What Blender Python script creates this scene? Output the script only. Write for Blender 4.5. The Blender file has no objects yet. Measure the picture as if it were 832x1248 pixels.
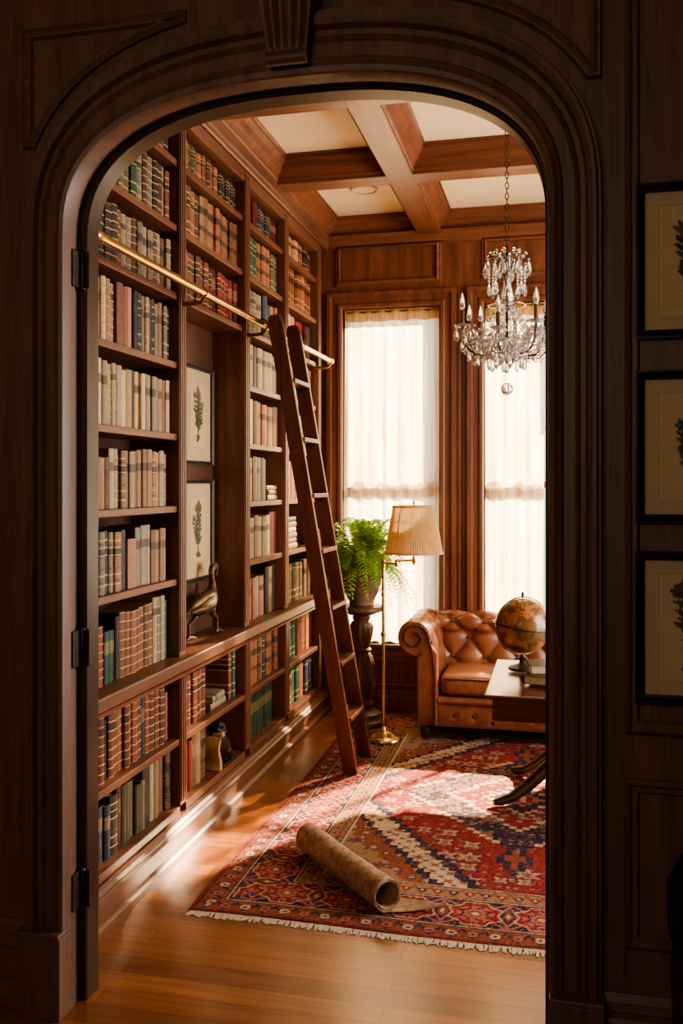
import bpy, bmesh, math, random
import numpy as np
from mathutils import Vector, Matrix
random.seed(11)
S = bpy.context.scene
COL = S.collection
PI = math.pi
CH = 1.55

# ------------------------------------------------------------------ helpers
def lin(r, g, b):
    f = lambda c: ((c / 255 + 0.055) / 1.055) ** 2.4 if c > 10 else c / 255 / 12.92
    return (f(r), f(g), f(b), 1.0)

class MB:
    def __init__(s): s.v = []; s.f = []
    def add(s, vs, fs):
        b = len(s.v); s.v += [tuple(p) for p in vs]; s.f += [tuple(i + b for i in f) for f in fs]; return s
    def box(s, x0, x1, y0, y1, z0, z1):
        if x0 > x1: x0, x1 = x1, x0
        if y0 > y1: y0, y1 = y1, y0
        if z0 > z1: z0, z1 = z1, z0
        return s.add([(x0,y0,z0),(x1,y0,z0),(x1,y1,z0),(x0,y1,z0),(x0,y0,z1),(x1,y0,z1),(x1,y1,z1),(x0,y1,z1)],
            [(0,3,2,1),(4,5,6,7),(0,1,5,4),(1,2,6,5),(2,3,7,6),(3,0,4,7)])
    def loft(s, loops, closed=True, cap=True, wrap=False):
        n = len(loops[0]); b = len(s.v)
        for L in loops: s.v += [tuple(p) for p in L]
        m = len(loops); R = range(m if wrap else m - 1)
        for i in R:
            j = (i + 1) % m
            for k in range(n if closed else n - 1):
                l = (k + 1) % n
                s.f.append((b+i*n+k, b+i*n+l, b+j*n+l, b+j*n+k))
        if cap and closed and not wrap:
            s.f.append(tuple(b + k for k in reversed(range(n))))
            s.f.append(tuple(b + (m-1)*n + k for k in range(n)))
        return s
    def tube(s, pts, r, n=8, cap=True, flat=1.0):
        pts = [Vector(p) for p in pts]; m = len(pts)
        rs = r if isinstance(r, (list, tuple)) else [r] * m
        loops = []; up = None
        for i, p in enumerate(pts):
            t = (pts[min(i+1, m-1)] - pts[max(i-1, 0)])
            if t.length < 1e-9: t = Vector((0,0,1))
            t.normalize()
            if up is None:
                up = Vector((0,0,1)) if abs(t.z) < .9 else Vector((1,0,0))
            a = t.cross(up)
            if a.length < 1e-6: a = t.orthogonal()
            a.normalize(); bb = a.cross(t).normalized(); up = bb
            loops.append([p + (a*math.cos(2*PI*k/n) + bb*math.sin(2*PI*k/n)*flat) * rs[i] for k in range(n)])
        return s.loft(loops, True, cap)
    def lathe(s, prof, c=(0,0,0), n=24, wob=None):
        loops = []
        for r, z in prof:
            loops.append([(c[0] + r*(1+(wob(2*PI*k/n, z) if wob else 0))*math.cos(2*PI*k/n), c[1] + r*(1+(wob(2*PI*k/n, z) if wob else 0))*math.sin(2*PI*k/n), c[2] + z) for k in range(n)])
        return s.loft(loops)
    def sphere(s, c, r, n=12, m=8, sq=(1,1,1)):
        prof = []
        loops = []
        for i in range(m + 1):
            a = -PI/2 + PI * i / m
            rr = max(math.cos(a), 1e-3)
            loops.append([(c[0]+r*sq[0]*rr*math.cos(2*PI*k/n), c[1]+r*sq[1]*rr*math.sin(2*PI*k/n), c[2]+r*sq[2]*math.sin(a)) for k in range(n)])
        return s.loft(loops)
    def rect_ring(s, P, u0, u1, v0, v1, prof, closed=False):
        loops = []
        for o, d in prof:
            loops.append([P(u0-o, v0-o, d), P(u1+o, v0-o, d), P(u1+o, v1+o, d), P(u0-o, v1+o, d)])
        return s.loft(loops, True, False, wrap=closed)
    def bar(s, p0, p1, w, h, wdir):
        p0 = Vector(p0); p1 = Vector(p1); t = (p1-p0).normalized()
        a = Vector(wdir); a = (a - t*a.dot(t)).normalized(); b = t.cross(a)
        L = lambda p: [p + a*w/2*i + b*h/2*j for i, j in ((-1,-1),(1,-1),(1,1),(-1,1))]
        return s.loft([L(p0), L(p1)])
    def build(s, name, mat, parent=None, smooth=False, bevel=0, seg=2, angle=40, flip=False, merge=False):
        me = bpy.data.meshes.new(name)
        me.from_pydata(s.v, [], s.f)
        bm = bmesh.new(); bm.from_mesh(me)
        if merge: bmesh.ops.remove_doubles(bm, verts=bm.verts, dist=1e-5)
        bmesh.ops.recalc_face_normals(bm, faces=bm.faces)
        if flip: bmesh.ops.reverse_faces(bm, faces=bm.faces)
        bm.to_mesh(me); bm.free()
        if mat: me.materials.append(mat)
        if smooth:
            me.polygons.foreach_set('use_smooth', [True]*len(me.polygons))
            if angle < 180:
                me.set_sharp_from_angle(angle=math.radians(angle))
        o = bpy.data.objects.new(name, me); COL.objects.link(o)
        if parent: o.parent = parent
        if bevel:
            b = o.modifiers.new('bevel', 'BEVEL'); b.width = bevel; b.segments = seg; b.limit_method = 'ANGLE'; b.angle_limit = math.radians(40)
        return o

def root(name, loc=(0,0,0), rz=0):
    o = bpy.data.objects.new(name, None); COL.objects.link(o); o.location = loc; o.rotation_euler = (0,0,rz)
    o.empty_display_size = .05
    return o
def tag(o, label, cat, group=None):
    o['label'] = label; o['category'] = cat
    if group: o['group'] = group
    return o
def struct(o):
    o['kind'] = 'structure'; return o
def local(mb, loc):
    mb.v = [(x-loc[0], y-loc[1], z-loc[2]) for x, y, z in mb.v]; return mb

# ------------------------------------------------------------------ materials
def nmat(name):
    m = bpy.data.materials.new(name); m.use_nodes = True
    nt = m.node_tree; b = nt.nodes['Principled BSDF']
    return m, nt, b
def N(nt, t, **k):
    n = nt.nodes.new(t)
    for a, v in k.items():
        if a in n.inputs.keys() if hasattr(n.inputs, 'keys') else False: n.inputs[a].default_value = v
        else: setattr(n, a, v)
    return n
def ramp(nt, fac, stops):
    r = nt.nodes.new('ShaderNodeValToRGB'); e = r.color_ramp.elements
    while len(e) < len(stops): e.new(.5)
    for i, (p, c) in enumerate(stops): e[i].position = p; e[i].color = c
    nt.links.new(fac, r.inputs['Fac']); return r.outputs['Color']
def bump(nt, b, h, strength=.2, dist=.01):
    n = nt.nodes.new('ShaderNodeBump'); n.inputs['Strength'].default_value = strength; n.inputs['Distance'].default_value = dist
    nt.links.new(h, n.inputs['Height']); nt.links.new(n.outputs['Normal'], b.inputs['Normal'])
def mapped(nt, scale, coord='Object', rot=(0,0,0)):
    tc = nt.nodes.new('ShaderNodeTexCoord'); mp = nt.nodes.new('ShaderNodeMapping')
    mp.inputs['Scale'].default_value = scale; mp.inputs['Rotation'].default_value = rot
    nt.links.new(tc.outputs[coord], mp.inputs['Vector']); return mp.outputs['Vector']
def noise(nt, vec, scale, detail=4, rough=.6, dist=0):
    n = nt.nodes.new('ShaderNodeTexNoise'); n.inputs['Scale'].default_value = scale; n.inputs['Detail'].default_value = detail
    n.inputs['Roughness'].default_value = rough; n.inputs['Distortion'].default_value = dist
    if vec: nt.links.new(vec, n.inputs['Vector'])
    return n.outputs['Fac']
def mixc(nt, fac, a, b, mode='MIX'):
    m = nt.nodes.new('ShaderNodeMix'); m.data_type = 'RGBA'; m.blend_type = mode
    for v, k in ((fac, 0), (a, 6), (b, 7)):
        if isinstance(v, (int, float)): m.inputs[k].default_value = v
        elif isinstance(v, tuple): m.inputs[k].default_value = v
        else: nt.links.new(v, m.inputs[k])
    return m.outputs[2]
def mth(nt, op, a, b=None, c=None):
    m = nt.nodes.new('ShaderNodeMath'); m.operation = op
    for i, v in enumerate((a, b, c)):
        if v is None: continue
        if isinstance(v, (int, float)): m.inputs[i].default_value = v
        else: nt.links.new(v, m.inputs[i])
    return m.outputs[0]

def wood(name, dark, light, axis='z', rough=.38, scale=1.0, spec=.5):
    m, nt, b = nmat(name)
    st = {'x': (.6, 9, 9), 'y': (9, .6, 9), 'z': (9, 9, .6)}[axis]
    v = mapped(nt, tuple(c*scale for c in st))
    n1 = noise(nt, v, 2.2, 6, .62, .6)
    st2 = {'x': (2, 60, 60), 'y': (60, 2, 60), 'z': (60, 60, 2)}[axis]
    v2 = mapped(nt, tuple(c*scale for c in st2))
    n2 = noise(nt, v2, 3, 3, .6)
    c = ramp(nt, n1, [(.25, dark), (.75, light)])
    c2 = ramp(nt, n2, [(.3, (.55,.5,.48,1)), (.6, (1,1,1,1))])
    col = mixc(nt, .6, c, c2, 'MULTIPLY')
    nt.links.new(col, b.inputs['Base Color'])
    b.inputs['Roughness'].default_value = rough
    b.inputs['Specular IOR Level'].default_value = spec
    bump(nt, b, n2, .08, .003)
    return m
WD = lin(84, 49, 33); WL = lin(142, 88, 60)
M = {}
for ax in 'xyz':
    M['wood_'+ax] = wood('mahogany_'+ax, WD, WL, ax)
    M['case_'+ax] = wood('bookcase_wood_'+ax, lin(76,46,32), lin(130,82,56), ax, .44)
    M['hall_'+ax] = wood('hall_panel_wood_'+ax, lin(84,58,43), lin(124,88,66), ax, .48)
M['back'] = wood('case_back_wood', lin(58,34,23), lin(94,56,37), 'z', .5)
M['ladder'] = wood('ladder_wood', lin(72,40,28), lin(116,68,47), 'z', .35)
M['table'] = wood('table_wood', lin(62,32,22), lin(104,58,38), 'x', .22)
M['dark_wood'] = wood('dark_carved_wood', lin(42,26,18), lin(72,45,30), 'z', .35)
M['pedestal'] = wood('carved_pedestal_wood', lin(62,40,26), lin(112,78,52), 'z', .45)

def floor_mat():
    m, nt, b = nmat('oak_plank_floor')
    v = mapped(nt, (1,1,1))
    br = nt.nodes.new('ShaderNodeTexBrick'); nt.links.new(v, br.inputs['Vector'])
    br.offset = .37; br.offset_frequency = 2; br.squash = 1
    for k, val in (('Scale', 1.0), ('Mortar Size', .0015), ('Mortar Smooth', .3), ('Bias', 0), ('Brick Width', 1.35), ('Row Height', .092)):
        br.inputs[k].default_value = val
    br.inputs['Color1'].default_value = (1,1,1,1); br.inputs['Color2'].default_value = (.55,.50,.47,1); br.inputs['Mortar'].default_value = (.25,.18,.14,1)
    v1 = mapped(nt, (.8, 12, 1)); n1 = noise(nt, v1, 2.5, 6, .65, .8)
    v2 = mapped(nt, (3, 90, 1)); n2 = noise(nt, v2, 2, 3, .6)
    c = ramp(nt, n1, [(.25, lin(126,74,38)), (.75, lin(182,114,62))])
    c = mixc(nt, .55, c, ramp(nt, n2, [(.3, (.6,.55,.5,1)), (.62, (1,1,1,1))]), 'MULTIPLY')
    c = mixc(nt, 1.0, c, br.outputs['Color'], 'MULTIPLY')
    nt.links.new(c, b.inputs['Base Color'])
    b.inputs['Coat Weight'].default_value = .22; b.inputs['Coat Roughness'].default_value = .2; b.inputs['Coat IOR'].default_value = 1.6
    r = mth(nt, 'MULTIPLY_ADD', n1, .14, .24); nt.links.new(r, b.inputs['Roughness'])
    h = mth(nt, 'ADD', mth(nt, 'MULTIPLY', n2, .25), mth(nt, 'MULTIPLY', br.outputs['Fac'], -1.0))
    bump(nt, b, h, .15, .004)
    return m
M['floor'] = floor_mat()

def plain(name, col, rough=.6, var=.12, nscale=20, metal=0, bmp=0, spec=.5):
    m, nt, b = nmat(name)
    v = mapped(nt, (1,1,1)); n = noise(nt, v, nscale, 5, .6)
    d = tuple(c*(1-var*2) for c in col[:3]) + (1,); l = tuple(min(1, c*(1+var)) for c in col[:3]) + (1,)
    nt.links.new(ramp(nt, n, [(.3, d), (.7, l)]), b.inputs['Base Color'])
    b.inputs['Roughness'].default_value = rough; b.inputs['Metallic'].default_value = metal
    b.inputs['Specular IOR Level'].default_value = spec
    if bmp: bump(nt, b, n, bmp, .004)
    return m
M['plaster'] = plain('cream_plaster', lin(232,208,170), .9, .03, 6)
M['brass'] = plain('aged_brass', lin(206,170,108), .26, .12, 14, 1)
M['brass_dark'] = plain('dull_brass', lin(150,112,62), .32, .15, 14, 1)
M['bronze'] = plain('brown_bronze', lin(100,78,58), .5, .4, 90, .7, .8)
M['iron'] = plain('dark_hinge_iron', lin(70,60,52), .45, .2, 40, .85, .2)
M['chand_metal'] = plain('chandelier_bronze', lin(84,62,40), .35, .2, 30, .9)
M['black_frame'] = plain('black_frame_wood', lin(26,26,28), .35, .15, 20)
M['dark_frame'] = plain('dark_bronze_frame', lin(64,58,52), .4, .2, 30, .3)
M['paper_mat'] = plain('cream_mount_board', lin(188,162,124), .9, .04, 10)
M['pages'] = plain('page_edges', lin(200,180,145), .9, .15, 80)
M['dark_cloth'] = plain('dark_upholstery', lin(26,25,28), .85, .2, 50)
M['terracotta'] = plain('mossy_clay', lin(112,84,60), .85, .3, 14, 0, .5)
M['soil'] = plain('dark_soil', lin(40,30,22), .95, .3, 60, 0, .5)
M['candle'] = plain('brown_candle_sleeve', lin(120,84,58), .5, .1, 20)
M['shade_dark'] = plain('grey_disc', lin(196,178,150), .8, .05, 20)
M['stone'] = plain('sandstone', lin(172,126,80), .75, .18, 40, 0, .3)
M['dark_bronze'] = plain('black_bronze', lin(46,36,30), .45, .3, 70, .4, .6)
M['fringe'] = plain('cotton_fringe', lin(200,182,156), .95, .15, 90)
M['crepe'] = plain('leather_welt', lin(84,48,32), .4, .1, 30)

def leather():
    m, nt, b = nmat('worn_brown_leather')
    v = mapped(nt, (1,1,1)); n = noise(nt, v, 7, 6, .6, .5); n2 = noise(nt, v, 160, 2, .5)
    nt.links.new(ramp(nt, n, [(.25, lin(92,52,34)), (.5, lin(134,80,54)), (.8, lin(164,106,74))]), b.inputs['Base Color'])
    b.inputs['Roughness'].default_value = .36
    h = mth(nt, 'ADD', mth(nt, 'MULTIPLY', n, .6), mth(nt, 'MULTIPLY', n2, .15))
    bump(nt, b, h, .35, .008)
    return m
M['leather'] = leather()
def leather_seat():
    m, nt, b = nmat('creased_seat_leather')
    v = mapped(nt, (5, 22, 5), rot=(0,0,.5)); n = noise(nt, v, 2.2, 4, .6, 1.5)
    v3 = mapped(nt, (1,1,1)); n3 = noise(nt, v3, 7, 5, .6)
    nt.links.new(ramp(nt, n3, [(.25, lin(104,60,40)), (.75, lin(160,102,70))]), b.inputs['Base Color'])
    b.inputs['Roughness'].default_value = .33
    bump(nt, b, n, .55, .012)
    return m
M['leather_seat'] = leather_seat()

def book_mat(name, style):
    m, nt, b = nmat(name)
    oi = nt.nodes.new('ShaderNodeObjectInfo')
    tc = nt.nodes.new('ShaderNodeTexCoord'); sx = nt.nodes.new('ShaderNodeSeparateXYZ')
    nt.links.new(tc.outputs['Generated'], sx.inputs[0]); z = sx.outputs['Z']
    tcw = mapped(nt, (1,1,1), 'Object')
    va = nt.nodes.new('ShaderNodeVectorMath'); va.operation = 'ADD'
    rv = nt.nodes.new('ShaderNodeCombineXYZ'); r10 = mth(nt, 'MULTIPLY', oi.outputs['Random'], 40)
    for i in range(3): nt.links.new(r10, rv.inputs[i])
    nt.links.new(tcw, va.inputs[0]); nt.links.new(rv.outputs[0], va.inputs[1])
    n = noise(nt, va.outputs[0], 6, 6, .7)
    base = mixc(nt, .75, oi.outputs['Color'], ramp(nt, n, [(.25, (.5,.46,.42,1)), (.7, (1.1,1.08,1.05,1))]), 'MULTIPLY')
    gold = lin(206,168,104); dk = lin(34,26,22)
    def near(x, w):
        return mth(nt, 'LESS_THAN', mth(nt, 'ABSOLUTE', mth(nt, 'SUBTRACT', z, x)), w)
    if style == 'banded':
        for x in (.14, .86): base = mixc(nt, mth(nt, 'MULTIPLY', near(x, .012), .8), base, gold)
        base = mixc(nt, mth(nt, 'MULTIPLY', near(.68, .055), .75), base, dk)
        for x in (.62, .74): base = mixc(nt, mth(nt, 'MULTIPLY', near(x, .009), .8), base, gold)
        base = mixc(nt, mth(nt, 'MULTIPLY', near(.3, .014), .7), base, gold)
    elif style == 'ribbed':
        t = mth(nt, 'PINGPONG', mth(nt, 'MULTIPLY', z, 7.0), .5)
        base = mixc(nt, mth(nt, 'MULTIPLY', mth(nt, 'LESS_THAN', t, .075), .85), base, gold)
        base = mixc(nt, mth(nt, 'MULTIPLY', near(.78, .05), mth(nt, 'MULTIPLY', mth(nt, 'GREATER_THAN', oi.outputs['Random'], .5), .7)), base, dk)
    elif style == 'tooled':
        vz = mapped(nt, (1, 3, 22), 'Generated')
        n2 = noise(nt, vz, 3, 3, .7, 1)
        base = mixc(nt, mth(nt, 'MULTIPLY', mth(nt, 'GREATER_THAN', n2, .56), .55), base, gold)
        base = mixc(nt, mth(nt, 'MULTIPLY', near(.72, .07), .8), base, dk)
        base = mixc(nt, mth(nt, 'MULTIPLY', near(.36, .05), .7), base, dk)
    elif style == 'label':
        base = mixc(nt, mth(nt, 'MULTIPLY', near(.7, .07), .75), base, lin(60,40,32))
    elif style == 'titled':
        vz = mapped(nt, (1, 6, 40), 'Generated'); n2 = noise(nt, vz, 3, 2, .6)
        inb = mth(nt, 'MULTIPLY', near(.68, .12), mth(nt, 'GREATER_THAN', n2, .54))
        base = mixc(nt, mth(nt, 'MULTIPLY', inb, .7), base, gold)
    nt.links.new(base, b.inputs['Base Color'])
    b.inputs['Roughness'].default_value = .55
    b.inputs['Specular IOR Level'].default_value = .35
    bump(nt, b, n, .15, .004)
    return m
BM = {k: book_mat('book_' + k, k) for k in ('cloth', 'banded', 'ribbed', 'tooled', 'label', 'titled')}

def glass_pane(name, tint=(1,1,1,1), gl=.08):
    m, nt, b = nmat(name); nt.nodes.remove(b)
    out = nt.nodes['Material Output']
    t = nt.nodes.new('ShaderNodeBsdfTransparent'); t.inputs[0].default_value = tint
    g = nt.nodes.new('ShaderNodeBsdfGlossy'); g.inputs['Roughness'].default_value = .04
    lw = nt.nodes.new('ShaderNodeLayerWeight'); lw.inputs[0].default_value = .5
    fv = mth(nt, 'MULTIPLY_ADD', mth(nt, 'POWER', lw.outputs['Facing'], 5), .9, .035)
    mx = nt.nodes.new('ShaderNodeMixShader')
    nt.links.new(fv, mx.inputs[0]); nt.links.new(t.outputs[0], mx.inputs[1]); nt.links.new(g.outputs[0], mx.inputs[2])
    nt.links.new(mx.outputs[0], out.inputs[0]); return m
M['pane'] = glass_pane('window_glass'); M['picture_glass'] = glass_pane('picture_glass')

def sheer(name, col, transp, transl, fold_shade=26):
    m, nt, b = nmat(name); nt.nodes.remove(b); out = nt.nodes['Material Output']
    t = nt.nodes.new('ShaderNodeBsdfTransparent'); tr = nt.nodes.new('ShaderNodeBsdfTranslucent'); d = nt.nodes.new('ShaderNodeBsdfDiffuse')
    v = mapped(nt, (1,.3,.05)); n = noise(nt, v, fold_shade, 3, .6)
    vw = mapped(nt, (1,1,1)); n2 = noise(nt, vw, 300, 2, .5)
    c = ramp(nt, n, [(.3, tuple(x*q for x, q in zip(col[:3], (.62,.52,.40)))+(1,)), (.6, col)])  # shading of the folds painted into the cloth colour by stretched noise
    nt.links.new(c, tr.inputs[0]); nt.links.new(c, d.inputs[0])
    m1 = nt.nodes.new('ShaderNodeMixShader'); m1.inputs[0].default_value = transl
    nt.links.new(d.outputs[0], m1.inputs[1]); nt.links.new(tr.outputs[0], m1.inputs[2])
    m2 = nt.nodes.new('ShaderNodeMixShader')
    nt.links.new(mth(nt, 'MULTIPLY', ramp(nt, n2, [(.3,(.5,.5,.5,1)),(.7,(1.4,1.4,1.4,1))]), transp), m2.inputs[0])
    nt.links.new(m1.outputs[0], m2.inputs[1]); nt.links.new(t.outputs[0], m2.inputs[2])
    nt.links.new(m2.outputs[0], out.inputs[0]); return m
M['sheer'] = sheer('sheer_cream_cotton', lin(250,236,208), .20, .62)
M['band'] = sheer('scalloped_tan_sheer', lin(206,176,136), .12, .5)
M['header'] = sheer('gathered_header', lin(214,170,112), .05, .5, 40)
M['blind'] = plain('added_blind_cream', lin(214,196,160), .9, .05, 10)
def shade_mat():
    m, nt, b = nmat('pleated_lamp_shade'); nt.nodes.remove(b); out = nt.nodes['Material Output']
    tr = nt.nodes.new('ShaderNodeBsdfTranslucent'); d = nt.nodes.new('ShaderNodeBsdfDiffuse')
    v = mapped(nt, (1,1,.3)); n = noise(nt, v, 40, 3, .6); c = ramp(nt, n, [(.3, lin(190,158,112)), (.7, lin(216,186,140))])
    nt.links.new(c, tr.inputs[0]); nt.links.new(c, d.inputs[0])
    mx = nt.nodes.new('ShaderNodeMixShader'); mx.inputs[0].default_value = .45
    nt.links.new(d.outputs[0], mx.inputs[1]); nt.links.new(tr.outputs[0], mx.inputs[2]); nt.links.new(mx.outputs[0], out.inputs[0]); return m
M['shade'] = shade_mat()
def crystal_mat():
    m, nt, b = nmat('cut_crystal')
    v = mapped(nt, (1,1,1)); n = noise(nt, v, 30, 2, .5)
    nt.links.new(ramp(nt, n, [(.3, (.86,.84,.8,1)), (.7, (1,1,1,1))]), b.inputs['Base Color'])
    b.inputs['Roughness'].default_value = .03; b.inputs['IOR'].default_value = 1.6
    b.inputs['Transmission Weight'].default_value = .82
    b.inputs['Specular IOR Level'].default_value = .9
    return m
M['crystal'] = crystal_mat()
def fern_mat():
    m, nt, b = nmat('fern_leaf')
    v = mapped(nt, (1,1,1)); n = noise(nt, v, 9, 4, .6)
    c = ramp(nt, n, [(.3, lin(88,140,40)), (.7, lin(176,214,92))])
    nt.links.new(c, b.inputs['Base Color']); b.inputs['Roughness'].default_value = .5
    out = nt.nodes['Material Output']; tr = nt.nodes.new('ShaderNodeBsdfTranslucent'); nt.links.new(c, tr.inputs[0])
    mx = nt.nodes.new('ShaderNodeMixShader'); mx.inputs[0].default_value = .4
    nt.links.new(b.outputs[0], mx.inputs[1]); nt.links.new(tr.outputs[0], mx.inputs[2]); nt.links.new(mx.outputs[0], out.inputs[0]); return m
M['fern'] = fern_mat()
def globe_mat():
    m, nt, b = nmat('antique_globe_map')
    v = mapped(nt, (1,1,1), rot=(.3,.2,1.0)); n = noise(nt, v, 13, 8, .6, .5)
    v2 = mapped(nt, (1,1,1)); n2 = noise(nt, v2, 30, 4, .6)
    c = ramp(nt, n, [(.44, lin(112,80,46)), (.485, lin(86,56,32)), (.5, lin(158,102,60)), (.7, lin(180,124,76))])
    c = mixc(nt, .45, c, ramp(nt, n2, [(.3, (.6,.55,.5,1)), (.7, (1,1,1,1))]), 'MULTIPLY')
    nt.links.new(c, b.inputs['Base Color']); b.inputs['Roughness'].default_value = .28; return m
M['globe'] = globe_mat()
def parchment():
    m, nt, b = nmat('mottled_parchment')
    v = mapped(nt, (1,1,1)); n = noise(nt, v, 34, 6, .65, .6); n2 = noise(nt, v, 9, 3, .5)
    c = ramp(nt, n, [(.35, lin(132,98,72)), (.6, lin(184,152,120))])
    c = mixc(nt, .5, c, ramp(nt, n2, [(.35, (.75,.68,.6,1)), (.65, (1,1,1,1))]), 'MULTIPLY')
    nt.links.new(c, b.inputs['Base Color']); b.inputs['Roughness'].default_value = .8; bump(nt, b, n, .2, .003); return m
M['parchment'] = parchment()
def vcol(name, rough=.95, nscale=260, amt=.5, bmp=.5):
    m, nt, b = nmat(name)
    a = nt.nodes.new('ShaderNodeVertexColor'); a.layer_name = 'col'
    v = mapped(nt, (1,1,1)); n = noise(nt, v, nscale, 3, .7)
    c = mixc(nt, amt, a.outputs['Color'], ramp(nt, n, [(.3, (.55,.5,.5,1)), (.7, (1.25,1.22,1.2,1))]), 'MULTIPLY')
    nt.links.new(c, b.inputs['Base Color']); b.inputs['Roughness'].default_value = rough; b.inputs['Specular IOR Level'].default_value = .15
    if bmp: bump(nt, b, n, bmp, .004)
    return m
M['rug'] = vcol('knotted_wool'); M['print'] = vcol('botanical_engraving', .9, 40, .2, 0)

# ------------------------------------------------------------------ layout constants
YA, YB = 2.44, 2.555            # arch wall front / back face
YW = 6.15                      # back wall
ZC = 3.38                      # ceiling
XF = -1.56                     # bookcase face
XBK = -1.78                    # bookcase back
XR = 2.2                       # right wall
AC, AA, AZ, AB = -0.710, .690, 2.27, .398    # arch centre, half width, spring, rise

# ------------------------------------------------------------------ shell
struct(MB().box(-3.2, 3.2, -1.6, 6.5, -.06, 0).build('floor', M['floor']))
struct(MB().box(-1.95, XR+.1, YB-.05, YW+.2, ZC, ZC+.1).build('ceiling', M['plaster']))
struct(MB().box(-1.95, -1.79, YB, YW, 0, ZC).build('wall_left', M['wood_z']))

# back wall with two openings
W1 = (-1.446, -.78, .458, 2.754); W2 = (-.479, .85, .458, 2.754)
def wall_with_holes(name, P, u0, u1, v0, v1, holes, mat, d0, d1):
    us = sorted({u0, u1, *[h[0] for h in holes], *[h[1] for h in holes]}); mb = MB()
    for a, b in zip(us, us[1:]):
        hs = [h for h in holes if h[0] <= a + 1e-6 and h[1] >= b - 1e-6]
        segs = [(v0, v1)] if not hs else [(v0, hs[0][2]), (hs[0][3], v1)]
        for s0, s1 in segs: 
            p, q = P(a, s0, d0), P(b, s1, d1); mb.box(p[0], q[0], p[1], q[1], p[2], q[2])
    return struct(mb.build(name, mat))
wall_with_holes('wall_back', lambda u, v, d: (u, YW + d, v), -1.95, XR+.1, 0, ZC, [W1, W2], M['wood_z'], 0, .2)
WR = (3.3, 5.3, .5, 2.75)
wall_with_holes('wall_right', lambda u, v, d: (XR + d, u, v), YB, YW, 0, ZC, [WR], M['wood_z'], 0, .2)

trim_n = [0]
def trim(mb, mat, **k):
    trim_n[0] += 1
    return struct(mb.build('trim_%d' % trim_n[0], mat, **k))
PB = lambda u, v, d: (u, YW - d, v)           # on back wall facing the room
CAS = [(0, -.1), (0, .02), (.012, .028), (.03, .028), (.04, .018), (.075, .018), (.085, .034), (.11, .034), (.115, 0)]
PAN = [(0, 0), (0, .016), (.008, .02), (.02, .012), (.028, .012), (.034, .002), (.036, 0)]
def window(n, W, panes):
    r = root('window_%d' % n, ((W[0]+W[1])/2, YW+.1, W[2])); r['kind'] = 'structure'
    L = r.location
    fr = MB(); t = .045; y0, y1 = YW+.1, YW+.145
    fr.box(W[0], W[0]+t, y0, y1, W[2], W[3]).box(W[1]-t, W[1], y0, y1, W[2], W[3]).box(W[0], W[1], y0, y1, W[3]-t, W[3]).box(W[0], W[1], y0, y1, W[2], W[2]+.06)
    zm = (W[2]+W[3])/2 - .06
    fr.box(W[0], W[1], y0, y1, zm-.022, zm+.022)
    for k in range(1, panes):
        x = W[0] + (W[1]-W[0])*k/panes; fr.box(x-.012, x+.012, y0+.005, y1-.005, W[2], W[3])
    local(fr, L).build('window_frame', M['wood_z'], r)
    g = MB().box(W[0]+t, W[1]-t, y0+.018, y0+.022, W[2]+.06, W[3]-t)
    local(g, L).build('pane', M['pane'], r)
    s = MB().box(W[0]-.0, W[1]+.0, YW-.03, YW+.1, W[2]-.03, W[2]-.001)
    local(s, L).build('window_sill', M['wood_x'], r, bevel=.004)
window(1, W1, 1); window(2, W2, 2)
for W in (W1, W2):
    trim(MB().rect_ring(PB, W[0], W[1], W[2], W[3], CAS), M['wood_z'])
for a, b in ((-1.50, -.765), (-.50, .86)):
    trim(MB().rect_ring(PB, a+.036, b-.036, 2.945, 3.165, PAN), M['wood_x'])
for a, b in ((-1.50, -.765), (-.50, .86)):
    trim(MB().rect_ring(PB, a+.036, b-.036, .19, .335, PAN), M['wood_x'])
for x in (-.635, -.615, -.655):   # fluted pilaster between the windows
    pass
fl = MB()
for k in range(4):
    x = -.675 + k*.03; fl.box(x-.008, x+.008, YW-.008, YW, .46, 2.83)
trim(fl, M['wood_z'], bevel=.003)
# base mouldings on the back wall
BASEP = [(0, 0), (.022, 0), (.022, .10), (.014, .115), (.014, .13), (.004, .15), (0, .15)]
def run(mb, prof, p0, p1, out):
    o = Vector(out); return mb.loft([[Vector(p0)+o*d+Vector((0,0,z)) for d, z in prof], [Vector(p1)+o*d+Vector((0,0,z)) for d, z in prof]])
struct(run(MB(), BASEP, (-1.6, YW, 0), (XR, YW, 0), (0,-1,0)).build('baseboard_back', M['wood_x']))
struct(run(MB(), BASEP, (XR, YB, 0), (XR, YW, 0), (-1,0,0)).build('baseboard_right', M['wood_y']))
# right window (out of view, lights the bookcases)
r = root('window_3', (XR+.1, 4.3, .5)); r['kind'] = 'structure'
fr = MB()
for y in (3.3, 4.275, 5.25): fr.box(XR+.06, XR+.11, y, y+.05, .5, 2.75)
for z in (.5, 1.6, 2.7): fr.box(XR+.06, XR+.11, 3.3, 5.3, z, z+.05)
local(fr, r.location).build('window_frame', M['wood_z'], r)
local(MB().box(XR+.08, XR+.085, 3.3, 5.3, .5, 2.75), r.location).build('pane', M['pane'], r)

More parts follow.
